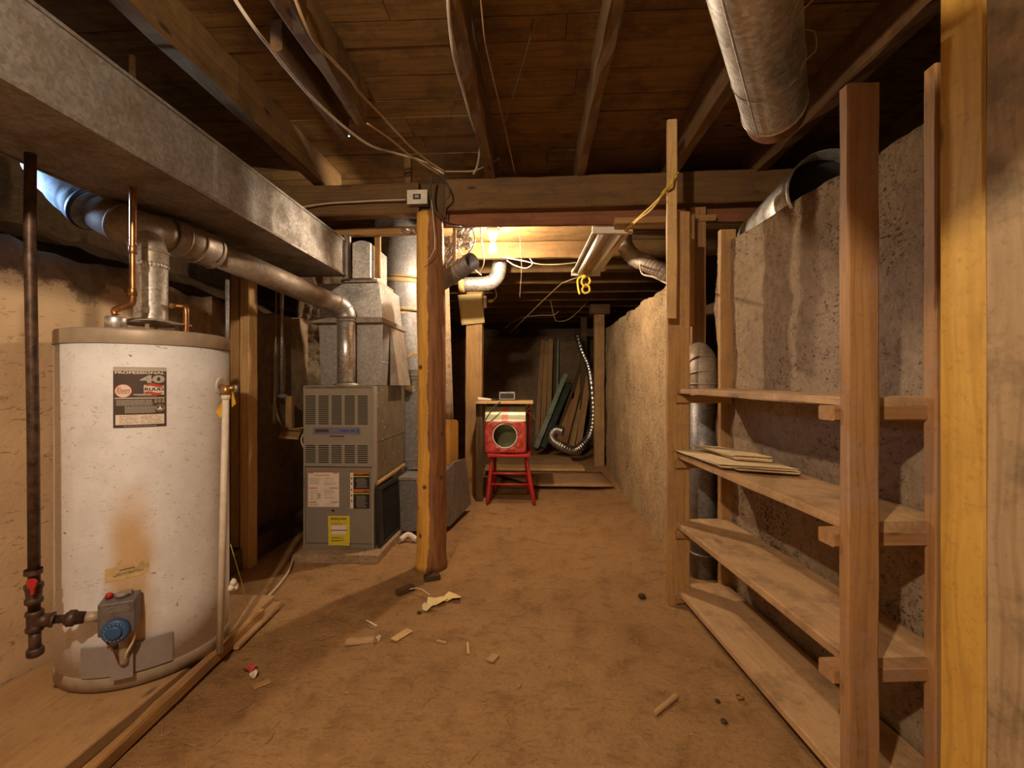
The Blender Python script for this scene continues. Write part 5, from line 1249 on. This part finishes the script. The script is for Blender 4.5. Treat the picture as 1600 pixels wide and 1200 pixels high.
cable('cable', [(792, 407, 3.75), (805, 415, 3.7), (822, 419, 3.7), (832, 412, 3.72), (828, 404, 3.8)], .004, M['wirel'], 'loop of pale cable sagging under the first crosswise joist')
cable('cable', [(790, 512, 6.0), (810, 498, 6.0), (840, 493, 6.0), (865, 492, 6.0), (873, 486, 6.0)], .005, M['wirew'], 'thin cable sagging in the dark above the rear wall')
cable('cable', [at(860, 469, 5.91), (866, 495, 6.0), (872, 502, 6.05), (890, 498, 6.1), (910, 480, 6.15), (922, 466, 6.19), (940, 462, 6.18), (965, 440, 5.57)], .005, M['wirew'], 'tan cable climbing from the rear to the far post cap')
cable('cable', [(1000, 408, 3.55), (1003, 427, 3.3), (1022, 433, 3.0), (1040, 442, 2.9), (1062, 450, 2.44)], .006, M['wirel'], 'pale cable under the ribbed flexible duct')
# yellow rope
RO = thing('yellow_rope', 'yellow rope tied between the pine board and the fluorescent fixture with knotted loops', 'rope', (.5, 3, 2.1))
ra_, rb_ = at(1060, 270, 2.28), at(1046, 292, 2.28); rc_, rd_ = at(1020, 320, 2.45), at(906, 432, 4.13)
MB().tube([ra_, at(1052, 274, 2.27), rb_, rc_, at(985, 352, 2.85), at(945, 392, 3.45), rd_], .0055, 8, (True, True), 8).build('taut_rope', M['rope'], RO)
MB().tube([at(1047, 288, 2.27), at(1036, 300, 2.29), at(1030, 312, 2.32), at(1015, 330, 2.48), at(990, 350, 2.8), at(950, 395, 3.5), at(912, 427, 4.1)], .005, 8, (True, True), 8).build('second_strand', M['rope'], RO)
MB().tube([at(912, 430, 4.1), at(903, 437, 4.1), at(904, 452, 4.1), at(906, 460, 4.1)], .010, 8, (True, True), 6).build('rope_tail', M['rope'], RO)
MB().tube([at(910, 432, 4.08), at(918, 432, 4.08), at(922, 440, 4.08), at(915, 448, 4.08), at(909, 442, 4.08), at(911, 434, 4.08)], .010, 8, (True, True), 6).build('rope_loop', M['rope'], RO)
MB().tube([at(913, 446, 4.06), at(910, 453, 4.06), at(914, 458, 4.06), at(921, 455, 4.06), at(920, 447, 4.06), at(914, 444, 4.06)], .010, 8, (True, True), 6).build('rope_loop', M['rope'], RO)
mb = MB(); mb.lathe([(.006, -.022), (.020, -.01), (.020, .01), (.006, .022)], at(913, 432, 4.07), (1, 0, .3), 10); mb.build('rope_knot', M['rope'], RO)
MB().tube([rd_, at(885, 440, 4.3), at(874, 446, 4.45), at(840, 478, 5.2), at(797, 520, 6.2)], .006, 8, (True, True), 4).build('trailing_rope', M['wirew'], RO)
# small glowing disc hung under the deck, standing in for daylight through a gap
o = MB().lathe([(.002, 0), (.010, .002), (.002, .003)], at(544, 213, 2.62)*1.0, (0, 0, 1), 14).build('daylight_glow_disc', M['dayglow']); tag(o, 'tiny bluish-white glowing disc imitating daylight under the deck boards', 'light spot')

# ------------------------------------------------------------------ debris on the floor
def scrap(name, px, py, L, w_, h, ang, mat, lab_, cat='wood scrap'):
    p = gr(px, py, 0); z = fz(p.x, p.y) + h/2 + .002; d = Vector((math.cos(ang), math.sin(ang), 0))*L/2
    o = board(name, p + Vector((0,0,z)) - d, p + Vector((0,0,z)) + d, w_, h, mat, jit=.004); return tag(o, lab_, cat)
scrap('wood_chip', 628, 995, .10, .035, .006, 1.05, M['pine'], 'rounded pale wood chip on the dirt, bottom centre')
scrap('wood_chip', 731, 1012, .085, .012, .006, 1.75, M['pine'], 'thin upright-looking pale splinter on the dirt, bottom centre')
scrap('wood_chip', 770, 1028, .05, .035, .006, 1.1, M['plank'], 'dull small chip right of the thin splinter')
scrap('wood_chip', 562, 1002, .12, .05, .006, .2, M['plank'], 'flat dull wood piece lying in the log shadow')
scrap('wood_chip', 690, 1002, .05, .012, .004, -.3, M['plank'], 'tiny dark splinter right of the rounded chip', )
scrap('wood_chip', 408, 1068, .06, .03, .006, .8, M['plank'], 'pinkish-brown chip at the lower left of the dirt floor')
scrap('bark_scrap', 675, 905, .09, .06, .025, .4, M['rock'], 'flat grey stone piece leaning at the foot of the log post', 'stone')
scrap('bark_scrap', 633, 925, .10, .04, .03, .9, M['darkwood'], 'clump of dark bark left of the log post foot', 'bark')
scrap('straw_bundle', 1040, 1105, .14, .02, .012, .75, M['plank'], 'dried straw-like twig on the dirt near the lowest shelf', 'twig')
def torn(name, px, py, s, mat, lab_):
    p = gr(px, py); z = fz(p.x, p.y) + .012; n = 9
    vs = [p + Vector((s*.5*math.cos(a)*(1+.35*math.sin(3*a+px)), s*.5*math.sin(a)*(1+.35*math.cos(2*a+py)), z + .012*math.sin(2*a+px) + .006)) for a in [2*PI*i/n for i in range(n)]] + [p + Vector((0,0,z+.018))]
    mb = MB(); mb.add(vs, [(i, (i+1) % n, n) for i in range(n)]); o = mb.build(name, mat); m = o.modifiers.new('t', 'SOLIDIFY'); m.thickness = .002; return tag(o, lab_, 'paper')
torn('torn_paper', 680, 942, .10, M['paper'], 'torn yellowish paper scrap with a hole, front right of the log foot')
torn('torn_paper', 707, 936, .10, M['paper'], 'torn yellowish paper scrap lying right of the holed one')
torn('torn_paper', 668, 951, .06, M['kraft'], 'small brownish paper scrap left of the torn yellowish ones')
torn('torn_paper', 395, 1058, .03, M['cream'], 'small whitish scrap beside the red plastic scrap')
torn('torn_paper', 590, 1004, .025, M['white'], 'small whitish fleck left of the rounded chip')
torn('plastic_scrap', 389, 1049, .045, M['redc'], 'small red plastic scrap at the left of the dirt floor'); bpy.data.objects['plastic_scrap']['category'] = 'plastic scrap'
cable('wire_scrap', [(gr(640, 926) + Vector((0,0,.02))), (gr(655, 928) + Vector((0,0,.03))), (gr(672, 936) + Vector((0,0,.02)))], .003, M['wirel'], 'short curved pale wire scrap left of the torn papers', 'wire')
cable('wire_scrap', [(gr(572, 973) + Vector((0,0,.012))), (gr(580, 978) + Vector((0,0,.014))), (gr(589, 982) + Vector((0,0,.010)))], .004, M['white'], 'short white coil of wire in the log shadow', 'wire')
cable('metal_ring', [(gr(1156, 1092) + Vector((.012*math.cos(a), .012*math.sin(a), .008))) for a in [i*.7 for i in range(10)]], .003, M['brass'], 'small yellow ring on the dirt beside the lowest shelf', 'ring')
cable('rope_piece', [(gr(460, 870) + Vector((0,0,.02))), (gr(452, 895) + Vector((0,0,.02))), (gr(435, 920) + Vector((0,0,.02))), (gr(408, 952) + Vector((0,0,.03)))], .006, M['wirel'], 'pale cord lying on the floor from the furnace pad toward the heater platform', 'cord')
o = MB().tube([gr(634, 848) + Vector((-.04,0,.02)), gr(638, 845) + Vector((0,0,.045)), gr(645, 848) + Vector((.03,0,.02))], .02, 10, (True, True), 5).build('crumpled_paper', M['paperw']); tag(o, 'crumpled whitish paper under the return duct box', 'paper')
# stones: individually built larger pebbles
for px, py, s, lab_ in ((1003, 934, .022, 'small round stone near the foot of the tan wall'), (655, 958, .012, 'small pebble in front of the torn papers'), (1121, 1095, .010, 'pale pebble left of the small yellow ring'), (1131, 1128, .012, 'pebble nearest the lower edge beside the lowest shelf')):
    p = gr(px, py); mb = MB(); mb.lathe([(s*.3, -s*.6), (s*.9, -s*.2), (s, .1*s), (s*.6, s*.6), (s*.1, s*.75)], p + Vector((0,0,fz(p.x,p.y)+s*.4)), (.2,.1,1), 12); o = mb.build('stone', M['rock']); tag(o, lab_, 'stone')
random.seed(21); mb = MB()
for i in range(1500):
    x = random.uniform(-1.75, .95); y = random.uniform(.9, 5.0)
    if x > .62 and y < 2.5: continue
    s = random.uniform(.0015, .006) * (1.6 if random.random() < .08 else 1); c = Vector((x, y, fz(x, y) + s*.3)); a = random.random()*6
    pts = [c + Vector((s*math.cos(a+k*2.1)*(1.5 if k == 0 else 1), s*math.sin(a+k*2.1), 0)) for k in range(3)] + [c + Vector((0, 0, s*.8))]
    mb.add(pts, [(0,1,3), (1,2,3), (2,0,3)])
o = mb.build('gravel_crumbs', M['plank']); tag(o, 'fine crumbs of dirt and wood scattered over the packed dirt floor', 'crumbs', None, 'stuff')

random.seed(33); mb = MB()
for i in range(420):
    x = random.uniform(-1.28, .9); y = random.uniform(.95, 4.2)
    if x > .62 and y < 2.5: continue
    if random.random() < .4: x = random.uniform(-1.28, -.8)
    L = random.uniform(.015, .06); a = random.random()*PI; c = Vector((x, y, fz(x, y) + .004)); d = Vector((math.cos(a), math.sin(a), 0))*L
    m_ = c + d*.5 + Vector((-d.y, d.x, 0))*random.uniform(-.2, .2)
    mb.tube([c, m_ + Vector((0,0,.002)), c + d + Vector((0,0,random.uniform(-.003,.006)))], random.uniform(.0006, .0016), 5)
o = mb.build('straw_bits', M['plank']); tag(o, 'thin bits of straw and twig scattered over the packed dirt floor', 'straw', None, 'stuff')
